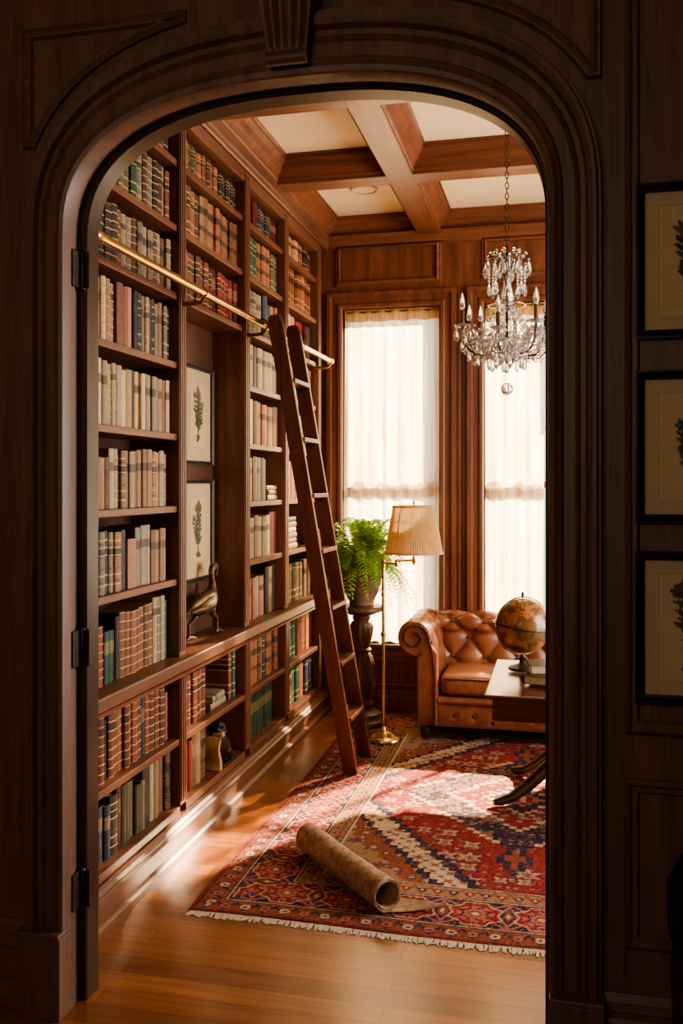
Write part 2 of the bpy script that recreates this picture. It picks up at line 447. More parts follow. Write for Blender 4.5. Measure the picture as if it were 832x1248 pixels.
# ------------------------------------------------------------------ ceiling coffers
BX = [(-.92, -.77), (.55, .70)]; BY = [(2.78, 2.93), (3.85, 4.0), (4.93, 5.08)]; ZB = 3.235
for a, b in BX: trim(MB().box(a, b, YB, YW, ZB, ZC+.01), M['wood_y'], bevel=.004)
for a, b in BY: trim(MB().box(XF+.02, XR, a, b, ZB+.001, ZC+.01), M['wood_x'], bevel=.004)
xs = [(XF+.02, -.92), (-.77, .55), (.70, XR)]; ys = [(YB, 2.78), (2.93, 3.85), (4.0, 4.93), (5.08, YW)]
CELL = [(0, .125), (.008, .12), (.008, .105), (.018, .09), (.03, .075), (.045, .05), (.06, .035), (.066, .03), (.066, .012), (.078, .008), (.078, 0)]
for x0, x1 in xs:
    for y0, y1 in ys:
        if y1 - y0 < .3: continue
        trim(MB().rect_ring(lambda u, v, d: (u, v, ZC - d), x0, x1, y0, y1, [(-o, d) for o, d in CELL]), M['wood_x'])
# back cornice below the coffers
CORN = [(0, 3.17), (.012, 3.175), (.012, 3.19), (.03, 3.21), (.036, 3.235), (.05, 3.255), (0, 3.26)]
trim(run(MB(), [(d, z) for d, z in CORN], (XF, YW, 0), (XR, YW, 0), (0,-1,0)), M['wood_x'])
# recessed round ceiling disc
c = (-1.17, 5.55)
d = root('ceiling_vent', (c[0], c[1], ZC)); tag(d, 'flat round cream vent ring set in the white ceiling panel', 'vent')
MB().lathe([(.085,-.001),(.085,-.008),(.075,-.012),(.07,-.008),(.07,-.001)], n=40).build('rim', M['shade_dark'], d, smooth=True)
MB().lathe([(.001,-.001),(.069,-.001),(.069,-.005),(.001,-.005)], n=40).build('cover', M['plaster'], d)

# ------------------------------------------------------------------ arch wall (hall side)
def arch_path(o=0, n=40, z0=0.0, top=1.35, pw=2.5, AC=AC, AA=AA, AB=AB):
    a = AA + o; b = AB + o*top; pts = [(AC - a, z0)]
    for i in range(n + 1):
        ph = PI - PI * i / n
        cx, sz = math.cos(ph), math.sin(ph)
        pts.append((AC + a*math.copysign(abs(cx)**(2/pw), cx), AZ + b*max(sz, 0)**(2/pw)))
    pts.append((AC + a, z0)); return pts
def arch_sweep(prof, z0=0.0, mat=None, closed=False, **k):
    loops = [[(x, y, z) for x, z in arch_path(o, z0=z0, **k)] for o, y in prof]
    return MB().loft(loops, False, False, wrap=closed)
ZT = 3.6
mb = MB()
for y in (YA, YB):
    p = arch_path(0.0)
    n = len(p)
    mb.add([(-3.2, y, 0), (p[0][0], y, 0), (p[1][0], y, AZ), (-3.2, y, AZ)], [(0,1,2,3)])
    mb.add([(3.2, y, 0), (p[-1][0], y, 0), (p[-2][0], y, AZ), (3.2, y, AZ)], [(0,1,2,3)])
    q = p[1:-1]; b0 = len(mb.v)
    for i, (x, z) in enumerate(q):
        mb.v.append((x, y, z))
    for i, (x, z) in enumerate(q):
        mb.v.append((x, y, ZT))
    for i in range(len(q)-1): mb.f.append((b0+i, b0+i+1, b0+len(q)+i+1, b0+len(q)+i))
    mb.add([(-3.2, y, AZ), (q[0][0], y, AZ), (q[0][0], y, ZT), (-3.2, y, ZT)], [(0,1,2,3)])
    mb.add([(3.2, y, AZ), (q[-1][0], y, AZ), (q[-1][0], y, ZT), (3.2, y, ZT)], [(0,1,2,3)])
mb.add([(-3.2,YA,ZT),(3.2,YA,ZT),(3.2,YB,ZT),(-3.2,YB,ZT)], [(0,1,2,3)])
struct(mb.build('wall_front', M['hall_z']))
# jamb lining with a stop bead
lin_prof = [(.0, YA-.045), (-.003, YA-.038), (-.003, YA+.02), (.003, YA+.026), (.003, YB)]
trim(arch_sweep(lin_prof), M['hall_z'], smooth=True, angle=30)
# rebated stop, deeper on the hinge side; darker wood paints its shade in
stop = [(.05, YA+.05), (.004, YA+.05), (0, YA+.054), (0, YB+.008), (.006, YB+.014), (.10, YB+.015), (.10, YB+.001)]
trim(arch_sweep(stop, AC=-.704, AA=.671, AB=.385), M['dark_wood'], smooth=True, angle=30)
# casing
cas = [(.0, YA-.045), (.010, YA-.05), (.018, YA-.043), (.028, YA-.04), (.034, YA-.028), (.062, YA-.028), (.070, YA-.038), (.076, YA-.03), (.088, YA-.03),
       (.094, YA-.048), (.104, YA-.056), (.114, YA-.056), (.120, YA-.04), (.126, YA-.04), (.128, YA)]
trim(arch_sweep(cas, z0=.24), M['hall_z'], smooth=True, angle=30)
for sx in (-1, 1):
    x0, x1 = AC + sx*(AA-.004), AC + sx*(AA+.134)
    m_ = MB().box(x0, x1, YA-.068, YA, 0, .235); m_.box(x0, x1, YA-.074, YA, .235, .25)
    trim(m_, M['hall_z'], bevel=.004)
# spandrel panels
def spandrel(xo, z1, sgn):
    ring = []
    def outline(ins):
        pts = []
        xe = xo + sgn*ins
        path = arch_path(.175 + ins)
        path = [p for p in path[1:-1] if (p[0]-AC)*sgn < -.16 + 0*ins]
        path = [p for p in path if (p[0]-xe)*sgn > 0 and p[1] < z1-ins]
        if sgn < 0: path = path[::-1]
        pts = [(xe, AZ+.13), *path, (path[-1][0], z1-ins), (xe, z1-ins)]
        pts[0] = (xe, max(path[0][1]-.0, AZ))
        return pts
    return outline
def tube_panel(pts, r):
    mb = MB(); n = len(pts)
    V = [Vector((x, YA-.004, z)) for x, z in pts]
    loops = []
    for i in range(n):
        p, q, s_ = V[i-1], V[i], V[(i+1) % n]
        t1 = (q-p).normalized(); t2 = (s_-q).normalized(); n1 = Vector((-t1.z,0,t1.x)); n2 = Vector((-t2.z,0,t2.x))
        nn = (n1+n2); nn = nn.normalized() if nn.length > 1e-4 else n1
        k = 1/max(.5, nn.dot(n1))
        loops.append([q + nn*o*k + Vector((0,-d,0)) for o, d in ((-r,-.004), (-r,.008), (-r*.4,.016), (r*.2,.008), (r*.6,.008), (r,-.004))])
    return mb.loft(loops, False, False, wrap=True)
for sgn, xo, z1 in ((1, -1.535, 2.885), (-1, .095, 2.96)):
    pts = spandrel(xo, z1, sgn)(0)
    trim(tube_panel(pts, .016), M['hall_x'], smooth=True, angle=30)
# keystone corbel
ks = root('keystone_bracket', (AC, YA, 2.74)); tag(ks, 'fluted carved keystone bracket at the crown of the dark arch', 'keystone')
mb = MB(); loops = []
for i in range(15):
    t = i/14; z = 2.70 + t*.27
    w = .052 + .035*t; dpt = .075 + .05*t**2 - .0*(t)
    if t < .12: dpt = .068 + .10*math.sqrt(max(0, t))*.3
    L = []
    nn = 40
    for k in range(nn+1):
        u = -1 + 2*k/nn
        fl_ = .009*abs(math.sin(u*PI*2.5)) * (1 if t > .1 else t*10)
        L.append((u*w, -dpt - .012*(1-u*u) - fl_, z-2.74))
    L += [(w, 0, z-2.74), (-w, 0, z-2.74)]
    loops.append(L)
MB().loft(loops).build('fluted_body', M['hall_z'], ks, smooth=True, angle=50)
MB().tube([(-.055,-.085,-.045),(.055,-.085,-.045)], .018, 12).build('scroll', M['hall_x'], ks, smooth=True)
MB().box(-.098,.098,-.15,0,.23,.30).build('cap', M['hall_x'], ks, bevel=.006)
# right hall panelling
PA = lambda u, v, d: (u, YA - d, v)
HP = [(0, 0), (0, .012), (-.01, .022), (-.018, .014), (-.03, .014), (-.036, .002), (-.038, 0)]
trim(MB().rect_ring(PA, .165, .95, .915, 2.93, HP), M['hall_z'])
trim(MB().rect_ring(PA, .165, .95, .37, .80, HP), M['hall_z'])
trim(MB().rect_ring(PA, -2.6, -1.72, .37, 2.93, HP), M['hall_z'])
HB = [(0, 0), (.022, 0), (.022, .18), (.015, .19), (.015, .205), (.02, .21), (.014, .232), (.004, .25), (0, .25)]
struct(run(MB(), HB, (.105, YA, 0), (3.2, YA, 0), (0,-1,0)).build('baseboard_hall_right', M['hall_x']))
struct(run(MB(), HB, (-3.2, YA, 0), (-1.545, YA, 0), (0,-1,0)).build('baseboard_hall_left', M['hall_x']))
# hall enclosure behind the camera
struct(MB().box(-3.3, -3.2, -1.6, YB, 0, ZT).build('wall_hall_left', M['hall_z']))
struct(MB().box(3.2, 3.3, -1.6, YB, 0, ZT).build('wall_hall_right', M['hall_z']))
struct(MB().box(-3.2, 3.2, -1.7, -1.6, 0, ZT).build('wall_hall_rear', M['hall_z']))
struct(MB().box(-3.3, 3.3, -1.7, YB, ZT, ZT+.1).build('ceiling_hall', M['plaster']))
# hinges on the left jamb
for z, where in ((2.19, 'top hinge high on the left jamb near the arch spring'), (1.06, 'middle hinge on the left jamb level with the ledge'), (.34, 'low hinge near the bottom of the left jamb')):
    h = root('hinge', (AC-AA+.0035, YA+.056, z)); tag(h, 'dark iron ' + where, 'hinge')
    MB().box(.0, .006, -.055, -.014, -.055, .055).build('leaf', M['iron'], h, bevel=.002)
    MB().box(.012, .034, -.012, -.006, -.055, .055).build('leaf', M['iron'], h, bevel=.002)
    MB().lathe([(.001,-.064),(.006,-.06),(.009,-.055),(.009,.055),(.006,.06),(.001,.064)], (.011,-.010,0), 12).build('knuckle', M['iron'], h, smooth=True)

# ------------------------------------------------------------------ bookcases
ST = [(2.60, 2.66), (3.61, 3.67), (4.44, 4.51), (5.14, 5.21), (5.90, 5.97)]
BAY = [(2.66, 3.61), (3.67, 4.44), (4.51, 5.14), (5.21, 5.90)]
ZCT = .817
SH = [1.149, 1.458, 1.763, 2.067, 2.36, 2.648, 2.927]
ZTOP = 3.10
def stile(mb, y0, y1, z0, z1, x):
    mb.box(XBK, x, y0, y1, z0, z1)
    w = y1-y0
    for k in range(3):
        y = y0 + w*(k+.5)/3; mb.box(x, x+.006, y-w*.11, y+w*.11, z0+.02, z1-.02)
    return mb
where_bay = ['bay nearest the arch', 'bay holding the picture niche', 'bay just behind the ladder top', 'last bay beside the window wall']
for i, (y0, y1) in enumerate(BAY):
    r = root('bookcase', (XF, (y0+y1)/2, ZCT)); L = r.location
    tag(r, ('tall built-in mahogany shelving, ' + where_bay[i]), 'bookcase', 'upper bookcase bays')
    local(MB().box(XBK-.008, XBK-.0005, y0 if i else 2.6, ST[i+1][1]-.001, ZCT+.001, ZTOP+.05), L).build('back_panel', M['back'], r)
    local(stile(MB(), *ST[i+1], ZCT+.001, ZTOP+.06, XF), L).build('upright', M['case_z'], r, bevel=.002)
    if i == 0: local(stile(MB(), *ST[0], ZCT+.001, ZTOP+.06, XF), L).build('upright', M['case_z'], r, bevel=.002)
    if i == 1: local(MB().box(XBK, -1.735, y0+.0006, y1, ZCT+.001, SH[4]-.029), L).build('niche_panel', M['back'], r)
    shelves = SH if i != 1 else SH[4:]
    for z in shelves:
        local(MB().box(XBK, XF-.012, y0+.0006, y1, z-.028, z), L).build('shelf', M['case_y'], r, bevel=.003)
    local(MB().box(XBK, XF, y0+.0006, y1, ZTOP, ZTOP+.06), L).build('head_rail', M['case_y'], r, bevel=.003)
    # base unit
    r = root('base_bookcase', (XF, (y0+y1)/2, .185)); L = r.location
    tag(r, 'low mahogany shelving under the ledge, ' + where_bay[i], 'bookcase', 'base bookcase bays')
    local(MB().box(XBK-.008, XBK-.0005, y0 if i else 2.6, ST[i+1][1]-.001, .16, .7635), L).build('back_panel', M['back'], r)
    local(stile(MB(), *ST[i+1], .186, .7635, XF+.004), L).build('upright', M['case_z'], r, bevel=.002)
    if i == 0: local(stile(MB(), *ST[0], .186, .7635, XF+.004), L).build('upright', M['case_z'], r, bevel=.002)
    local(MB().box(XBK, XF+.0, y0+.0006, y1, .444, .472), L).build('shelf', M['case_y'], r, bevel=.003)
    local(MB().box(XBK, XF+.004, y0+.0006, y1, .15, .185), L).build('bottom_board', M['case_y'], r, bevel=.003)
ct = root('ledge', (XF, 4.4, ZCT)); tag(ct, 'long polished mahogany ledge running between lower and upper bookcases', 'ledge')
local(MB().box(XBK, -1.515, 2.63, 6.13, .765, ZCT), ct.location).build('board', M['case_y'], ct, bevel=.008, seg=3)
local(run(MB(), [(0, .735), (.018, .742), (.022, .755), (.03, .764), (0, .764)], (XF+.0125, 2.63, 0), (XF+.0125, 6.13, 0), (1,0,0)), ct.location).build('nosing', M['case_y'], ct)
# plinth, end filler, header, crown
PL = [(-.2, 0), (.05, 0), (.05, .028), (.04, .036), (.03, .04), (.03, .115), (.038, .122), (.038, .135), (.026, .145), (.026, .152), (.016, .165), (.012, .18), (-.2, .18)]
struct(run(MB(), [(a, z*.149/.18 if z > .04 else z) for a, z in PL], (XF, 2.62, 0), (XF, 6.14, 0), (1,0,0)).build('baseboard_left', M['case_y']))
trim(MB().box(XBK, XF-.05, 5.972, YW, .0, ZTOP+.06), M['wood_z'])
CR = [(-.2, 3.165), (.004, 3.165), (.012, 3.172), (.012, 3.19), (.02, 3.2), (.02, 3.25), (.026, 3.26), (-.2, 3.262)]
trim(run(MB(), CR, (XF, YB, 0), (XF, YW, 0), (1,0,0)), M['case_y'])

# ------------------------------------------------------------------ books
def book_proto(style):
    # spine at x=0 facing +x, thickness along y (centred), height along z; unit size
    mb = MB(); t = .07; loops = []
    prof_o = [(-1, -.5), (-.12, -.5), (-.05, -.47), (-.015, -.32), (0, 0), (-.015, .32), (-.05, .47), (-.12, .5), (-1, .5)]
    prof_i = [(-1, .5-t), (-.1, .5-t), (-.07, .3), (-.06, 0), (-.07, -.3), (-.1, -.5+t), (-1, -.5+t)]
    P = prof_o + prof_i
    n = len(P)
    mb.loft([[(x, y, 0) for x, y in P], [(x, y, 1) for x, y in P]], True, False)
    b = len(mb.v)
    idx = lambda k, top: k + (n if top else 0)
    # end faces as quads between outer and inner
    no, ni = len(prof_o), len(prof_i)
    for top in (0, 1):
        o = [idx(k, top) for k in range(no)]; i_ = [idx(no+ni-1-k, top) for k in range(ni)]
        mb.f.append((o[0], o[1], i_[1], i_[0])); mb.f.append((o[1], o[2], i_[1])); mb.f.append((o[2], o[3], i_[2], i_[1]))
        mb.f.append((o[3], o[4], i_[3], i_[2])); mb.f.append((o[4], o[5], i_[4], i_[3])); mb.f.append((o[5], o[6], i_[5], i_[4]))
        mb.f.append((o[6], o[7], i_[5])); mb.f.append((o[7], o[8], i_[6], i_[5]))
    # raised spine ribs
    if style in ('ribbed', 'banded', 'tooled'):
        for z in ((.2,.4,.6,.8) if style != 'ribbed' else (1/7,2/7,3/7,4/7,5/7,6/7)):
            rib = [(-.05, -.475), (-.012, -.33), (.004, 0), (-.012, .33), (-.05, .475)]
            mb.loft([[(x, y*1.0, z-.012) for x, y in rib], [(x+.012, y*1.0, z-.005) for x, y in rib], [(x+.012, y, z+.005) for x, y in rib], [(x, y, z+.012) for x, y in rib]], False, False)
    o = mb.build('book', BM[style], smooth=True, angle=35)
    pg = MB().box(-.965, -.07, -.42, .42, .02, .968).build('page_block', M['pages'], o)
    return o
PROTO = {k: book_proto(k) for k in BM}
used_proto = set()
def place_book(loc, dep, th, h, col, style, label, group, rot=(0,0,0), nm='book'):
    src = PROTO[style]
    if style not in used_proto:
        used_proto.add(style); o = src
    else:
        o = src.copy(); COL.objects.link(o)
        for ch in src.children:
            c_ = ch.copy(); COL.objects.link(c_); c_.parent = o
    o.location = loc; o.scale = (dep, th, h); o.rotation_euler = rot; o.color = col
    tag(o, label, 'book', group); return o
CC = {'tan': (158,118,84), 'cream': (188,162,126), 'brown': (108,66,42), 'dark': (58,46,40), 'red': (128,42,38), 'green': (42,70,54), 'navy': (50,56,72),
      'grey': (138,124,106), 'rust': (140,84,58), 'olive': (104,92,62), 'pale': (208,188,152), 'pink': (168,112,86), 'teal': (54,78,72), 'maroon': (96,34,32), 'oxide': (112,60,44)}
NAMEC = {'tan': 'tan', 'cream': 'cream', 'brown': 'brown', 'dark': 'black', 'red': 'red', 'green': 'green', 'navy': 'navy', 'grey': 'grey', 'rust': 'russet', 'olive': 'olive', 'pale': 'ivory', 'pink': 'pinkish', 'teal': 'teal', 'maroon': 'maroon', 'oxide': 'reddish-brown'}
SN = {'cloth': 'plain {} book', 'banded': '{} gilt-banded book', 'ribbed': '{} gilt-ribbed book', 'tooled': '{} gilt-tooled book', 'label': '{} book with dark label', 'titled': '{} book with gilt title'}
ORD = ['first','second','third','fourth','fifth','sixth','seventh','eighth','ninth','tenth','eleventh','twelfth','thirteenth','fourteenth','fifteenth','sixteenth','seventeenth','eighteenth','nineteenth','twentieth','twenty-first','twenty-second','twenty-third','twenty-fourth','twenty-fifth','twenty-sixth']
bayname = ['nearest bay', 'niche bay', 'bay behind ladder', 'last bay']
rowname = ['lowest shelf', 'second shelf up', 'ledge', 'first shelf over ledge', 'second shelf over ledge', 'third shelf over ledge', 'fourth shelf over ledge', 'fifth shelf over ledge', 'sixth shelf over ledge', 'top shelf']
ROWZ = [.185, .472, ZCT] + SH
def add_colors(me, cols):
    at = me.color_attributes.new('col', 'FLOAT_COLOR', 'POINT')
    at.data.foreach_set('color', np.asarray(cols, dtype=np.float32).ravel())
nbook = [0]
def stuff_book(x, y, z, dep, th, h, col, st):
    pr = [(-dep, -.5), (-.018, -.5), (-.004, -.36), (0, 0), (-.004, .36), (-.018, .5), (-dep, .5)]
    zs = [0, .1, .13, .16, .27, .3, .33, .5, .6, .62, .75, .77, .84, .87, .9, 1] if st != 'cloth' else [0, .3, .6, 1]
    b = len(STUFF.v)
    STUFF.loft([[(x+px, y+py*th, z+h*t) for px, py in pr] for t in zs])
    for t in zs:
        c = list(col)
        if st in ('banded', 'tooled', 'ribbed', 'titled') and t in (.13, .3, .87): c = [.4*a+.6*g for a, g in zip(col, lin(206,168,104))]
        if st in ('banded', 'tooled', 'label') and t in (.62, .75): c = [a*.3 for a in col]
        c[3] = 1
        for _ in pr: STUFFC.append(c)
MULT = [1.42, 1.15, 1.1, 1.2]
STUFF = MB(); STUFFC = []
def row(bay, ri, spec, y0=None, y1=None, fill=1.0, hs=None, lean=False, count=0):
    # spec: list of (colour, style, n, rel thickness, height)
    a, b = BAY[bay]; a += .012; b -= .012
    if bay == 0: a = 2.86
    if y0 is not None: a = y0
    if y1 is not None: b = y1
    items = []
    for c, s, n, t, h in spec:
        for k in range(n if n == 1 else round(n*MULT[bay])):
            cc = random.choice(c.split('|')); ss = random.choice(s.split('|'))
            items.append((cc, ss, t*random.uniform(.85, 1.15), h*random.uniform(.965, 1.03)))
    tot = sum(i[2] for i in items); sc = (b-a)*fill/tot
    y = a
    for k, (c, s, t, h) in enumerate(items):
        th = t*sc; dep = random.uniform(.135, .15); x = XF - random.uniform(.03, .046)
        if ri == 2: x -= .01
        f_ = random.uniform(.78, 1.14); col = [v*f_*random.uniform(.965, 1.035) for v in CC[c]]; col = lin(*[min(255, max(12, v)) for v in col])
        if bay == 3:
            stuff_book(x, y+th/2, ROWZ[ri]+.0005, dep, th*.95, h, col, s); y += th; continue
        lab = SN[s].format(NAMEC[c]) + ', %s from arch, %s, %s' % (ORD[k+count], rowname[ri], bayname[bay])
        place_book((x, y+th/2, ROWZ[ri]+.0005), dep, th*.975, h, col, s, lab, 'books on the %s of the %s' % (rowname[ri], bayname[bay]))
        y += th; nbook[0] += 1
    return y
# bay 1
row(0, 0, [('dark|navy','cloth|titled',1,.9,.185), ('navy','titled',3,1,.20), ('dark','banded',1,1.5,.215), ('oxide','titled',1,1,.225), ('olive','cloth',2,.9,.222), ('grey|olive','cloth',2,.7,.19), ('dark','cloth',1,1.7,.235), ('pale','cloth',1,.9,.235), ('tan','cloth',2,.9,.24), ('dark','tooled',1,1.3,.24)])
row(0, 1, [('oxide','ribbed',3,1,.235), ('dark','cloth',1,.8,.22), ('oxide|rust','ribbed',5,1,.235), ('navy','titled',1,.8,.235), ('oxide','ribbed',3,1,.235), ('teal','cloth',1,.7,.23), ('rust','cloth',1,.8,.2)])
row(0, 2, [('oxide','ribbed',3,1.1,.215), ('green','titled',2,.7,.19), ('dark','cloth',1,.7,.235), ('rust|brown','ribbed',5,1,.245), ('grey','ribbed',2,.8,.265), ('teal','cloth',1,.8,.25)])
row(0, 3, [('dark|navy','banded',2,.9,.225), ('tan|navy|grey','banded|label',4,.8,.225), ('tan','cloth',1,1.6,.19), ('grey|cream','label',2,.9,.235), ('tan|brown','label',3,.8,.22)], fill=.95)
row(0, 4, [('tan|cream','label',2,.8,.225), ('brown|tan','cloth|label',2,.8,.185), ('cream|tan','label|banded',9,.85,.225)], fill=.97)
row(0, 5, [('cream|tan','ribbed|label',5,.9,.235), ('tan|cream','cloth',2,1.1,.225), ('dark','cloth',1,.8,.225), ('tan|cream|grey','label|cloth',6,.9,.222)])
row(0, 6, [('tan|brown|cream','ribbed|label',5,.9,.23), ('rust|pink','tooled|cloth',2,1.2,.235), ('grey|tan|dark','banded|label',7,.85,.23)])
row(0, 7, [('brown|dark','ribbed',5,1,.22), ('brown|grey','tooled|ribbed',7,1,.215)])
row(0, 8, [('dark|brown|oxide','banded|label',4,1,.225), ('green|olive','banded',2,1.0,.235), ('grey|brown|dark','banded|ribbed',5,1,.22)])
row(0, 9, [('brown|olive|dark','banded',7,1,.14)])
# bay 2
row(1, 0, [('oxide','banded',1,1,.19), ('red','cloth',2,.8,.215), ('tan|olive','titled',2,.9,.235), ('dark','tooled',1,1.5,.24)], y1=4.02)
y = row(1, 1, [('rust|oxide','banded',7,1,.225)], y1=4.02)
row(1, 1, [('brown','banded',1,1,.235), ('teal','banded',1,1,.24), ('navy','banded',1,1,.235)], y0=4.325, y1=4.425, count=8)
row(1, 7, [('oxide|brown','banded',6,1,.225), ('maroon|red','banded|titled',6,1,.215)])
row(1, 8, [('brown|rust','banded',4,1,.225), ('rust|tan','tooled',4,1,.23), ('rust|brown','tooled',4,1,.22)])
row(1, 9, [('olive|brown','tooled|banded',4,1,.14), ('oxide|rust','banded',4,1,.145), ('dark|brown','banded',4,1,.14)])
# bay 3
row(2, 0, [('oxide','banded',1,.8,.205), ('teal|green','titled',7,1,.225)], y1=5.05)
row(2, 1, [('rust','tooled',4,1.1,.235), ('navy|teal','banded',1,1,.23), ('rust|oxide','tooled',3,1.1,.24)])
row(2, 2, [('tan','cloth',1,.9,.22), ('red','cloth',1,.8,.22), ('pink|grey','cloth|label',4,.9,.225), ('dark','cloth',1,1,.265), ('tan|dark','label',2,.9,.26)])
row(2, 3, [('tan|cream','label',6,.8,.225), ('red|maroon','cloth',1,1.9,.24)])
row(2, 4, [('pink|red','cloth',1,.8,.235), ('grey|cream|tan','label|cloth',5,.9,.235)], y1=4.93)
row(2, 5, [('tan|cream','label|cloth',4,1,.24), ('pink|tan','cloth|label',3,1,.225)])
row(2, 6, [('cream|pale','label|cloth',2,1,.235), ('dark','cloth',1,1,.225), ('cream|pale','cloth|label',4,1,.225)])
row(2, 7, [('grey|olive|cream','label|ribbed',4,1,.235), ('navy','cloth',1,1.2,.25), ('tan|teal','cloth|label',3,.9,.21)])
row(2, 8, [('teal|green','banded',3,1,.225), ('rust','tooled',3,1,.225), ('teal|olive','banded',2,.9,.215)])
row(2, 9, [('red|maroon','cloth',3,1.1,.145), ('teal|navy','banded',3,1,.14), ('maroon','titled',2,1,.145)])
# bay 4
row(3, 0, [('brown|dark','banded',2,1,.22), ('green','titled',2,1,.225), ('rust','cloth',1,1,.22), ('navy','titled',2,1,.225)])
row(3, 1, [('brown|green','titled',3,.9,.23), ('oxide|pink|maroon','cloth|titled',4,.9,.235)])
row(3, 2, [('grey|olive','ribbed|label',7,1,.235)])
row(3, 4, [('pink','cloth',1,1,.235), ('cream|tan','cloth|label',3,1,.23), ('green|teal','cloth',1,1,.22)], y1=5.75)
row(3, 5, [('pink|tan','cloth',2,1,.23), ('tan|teal|cream','label|cloth',3,1,.225)])
row(3, 6, [('cream|tan|rust','label|cloth',5,1,.235)])
row(3, 7, [('pale|cream','cloth',2,1,.225), ('tan|maroon|red','label|cloth',3,1,.22), ('teal','cloth',1,1,.225)])
row(3, 8, [('rust|brown','tooled',6,1,.225)])
row(3, 9, [('teal|tan','banded',2,1,.14), ('rust|pink','banded',2,1,.145), ('dark|brown','banded',2,1,.14)])
# books lying flat: spine toward the room
def flat_stack(x, y, z0, items, lab, group):
    z = z0 + .0005
    for k, (c, st, th, h, dep, rz) in enumerate(items):
        place_book((x, y+h, z+th/2), dep, th*.98, h, lin(*CC[c]), st, lab[k], group, rot=(PI/2, 0, rz)); z += th
        nbook[0] += 1
flat_stack(XF-.035, 4.06, .472, [('grey','cloth',.036,.2,.13,0), ('grey','label',.034,.185,.12,.05)],
    ['grey-blue book lying flat on second shelf up, niche bay, under another', 'slate book lying flat on top of another, second shelf up, niche bay'], 'books lying flat in the niche bay')
flat_stack(XF-.04, 4.945, 1.458, [('cream','cloth',.03,.17,.13,0), ('tan','cloth',.028,.165,.125,.04), ('cream','label',.026,.16,.12,-.03)],
    ['cream book lying at the bottom of a small pile, bay behind ladder', 'tan book lying in the middle of a small pile, bay behind ladder', 'cream book lying on top of a small pile, bay behind ladder'], 'small pile of books behind the ladder')
place_flat_stuff = True
flat_stack(XF-.04, 5.25, 1.149, [('cream','cloth',.036,.3,.13,0), ('tan','cloth',.03,.28,.13,.03), ('grey','cloth',.034,.29,.12,-.02), ('pale','cloth',.034,.27,.13,.02), ('tan','label',.034,.28,.12,0), ('teal','cloth',.03,.27,.12,.03)],
    ['%s book lying %s in the tall pile, last bay' % a for a in (('cream','lowest'),('tan','second from bottom'),('grey','third from bottom'),('ivory','third from top'),('tan labelled','second from top'),('teal','uppermost'))], 'tall pile of books in the last bay')
o = STUFF.build('shelved_books', M['print']); add_colors(o.data, STUFFC); o['kind'] = 'stuff'
tag(o, 'rows of small old books filling the last bay beside the window wall', 'books')
print('BOOKS', nbook[0])

# ------------------------------------------------------------------ prints
def print_mesh(name, w, h, seed, parent, to3d, kind):
    rnd = random.Random(seed)
    nx, nz = 70, int(70*h/w)
    U = np.linspace(-w/2, w/2, nx); V = np.linspace(-h/2, h/2, nz)
    uu, vv = np.meshgrid(U, V)
    col = np.ones((nz, nx, 4), np.float32); col[..., :3] = lin(200,172,132)[:3]
    # thin plate line
    e = np.minimum(np.minimum(uu+w/2, w/2-uu), np.minimum(vv+h/2, h/2-vv))
    col[(e > .004) & (e < .0075), :3] = np.array(lin(168,148,116)[:3])
    ink = np.array(lin(74,78,60)[:3])
    def blob(cx, cz, a, b, ang, c=ink):
        dx, dz = uu-cx, vv-cz; ca, sa = math.cos(ang), math.sin(ang)
        p = (dx*ca+dz*sa)/a; q = (-dx*sa+dz*ca)/b
        m_ = p*p+q*q < 1; col[m_, :3] = c * rnd.uniform(.7, 1.5)
    # branching stems with leaves and small blossoms
    hh = h*.38
    for st in range(6):
        lean_ = (st-2.5)/2.5*rnd.uniform(.5, 1); top = hh*rnd.uniform(.45, 1.0) if st not in (2, 3) else hh*rnd.uniform(.9, 1.05)
        for i in range(46):
            t = i/45; cz = -hh*.9 + (top+hh*.9)*t; cx = w*.30*lean_*t**1.4 + .006*math.sin(t*7+st)
            blob(cx, cz, .0022, .005, 0)
            if i % 5 == 2 and t > .18:
                for sd in (-1, 1):
                    l = w*rnd.uniform(.06, .12)*(1.15-.5*t); blob(cx+sd*l*.75, cz+l*.45, l, l*.34, (.55 if sd > 0 else PI-.55)+rnd.uniform(-.3,.3))
        for k in range(6):
            a = k*PI/3; blob(cx+.05*w*math.cos(a), cz+.05*w*math.sin(a), .05*w, .026*w, a, np.array(lin(*kind)[:3]))
    for k in range(8): blob(rnd.uniform(-.1,.1)*w, -hh*rnd.uniform(.8,.98), w*rnd.uniform(.04,.1), h*.02, rnd.uniform(-1,1))
    pts = [to3d(u, v) for u, v in zip(uu.ravel(), vv.ravel())]
    fs = [(j*nx+i, j*nx+i+1, (j+1)*nx+i+1, (j+1)*nx+i) for j in range(nz-1) for i in range(nx-1)]
    me = bpy.data.meshes.new(name); me.from_pydata(pts, [], fs); add_colors(me, col.reshape(-1, 4)); me.materials.append(M['print'])
    o = bpy.data.objects.new(name, me); COL.objects.link(o); o.parent = parent; return o
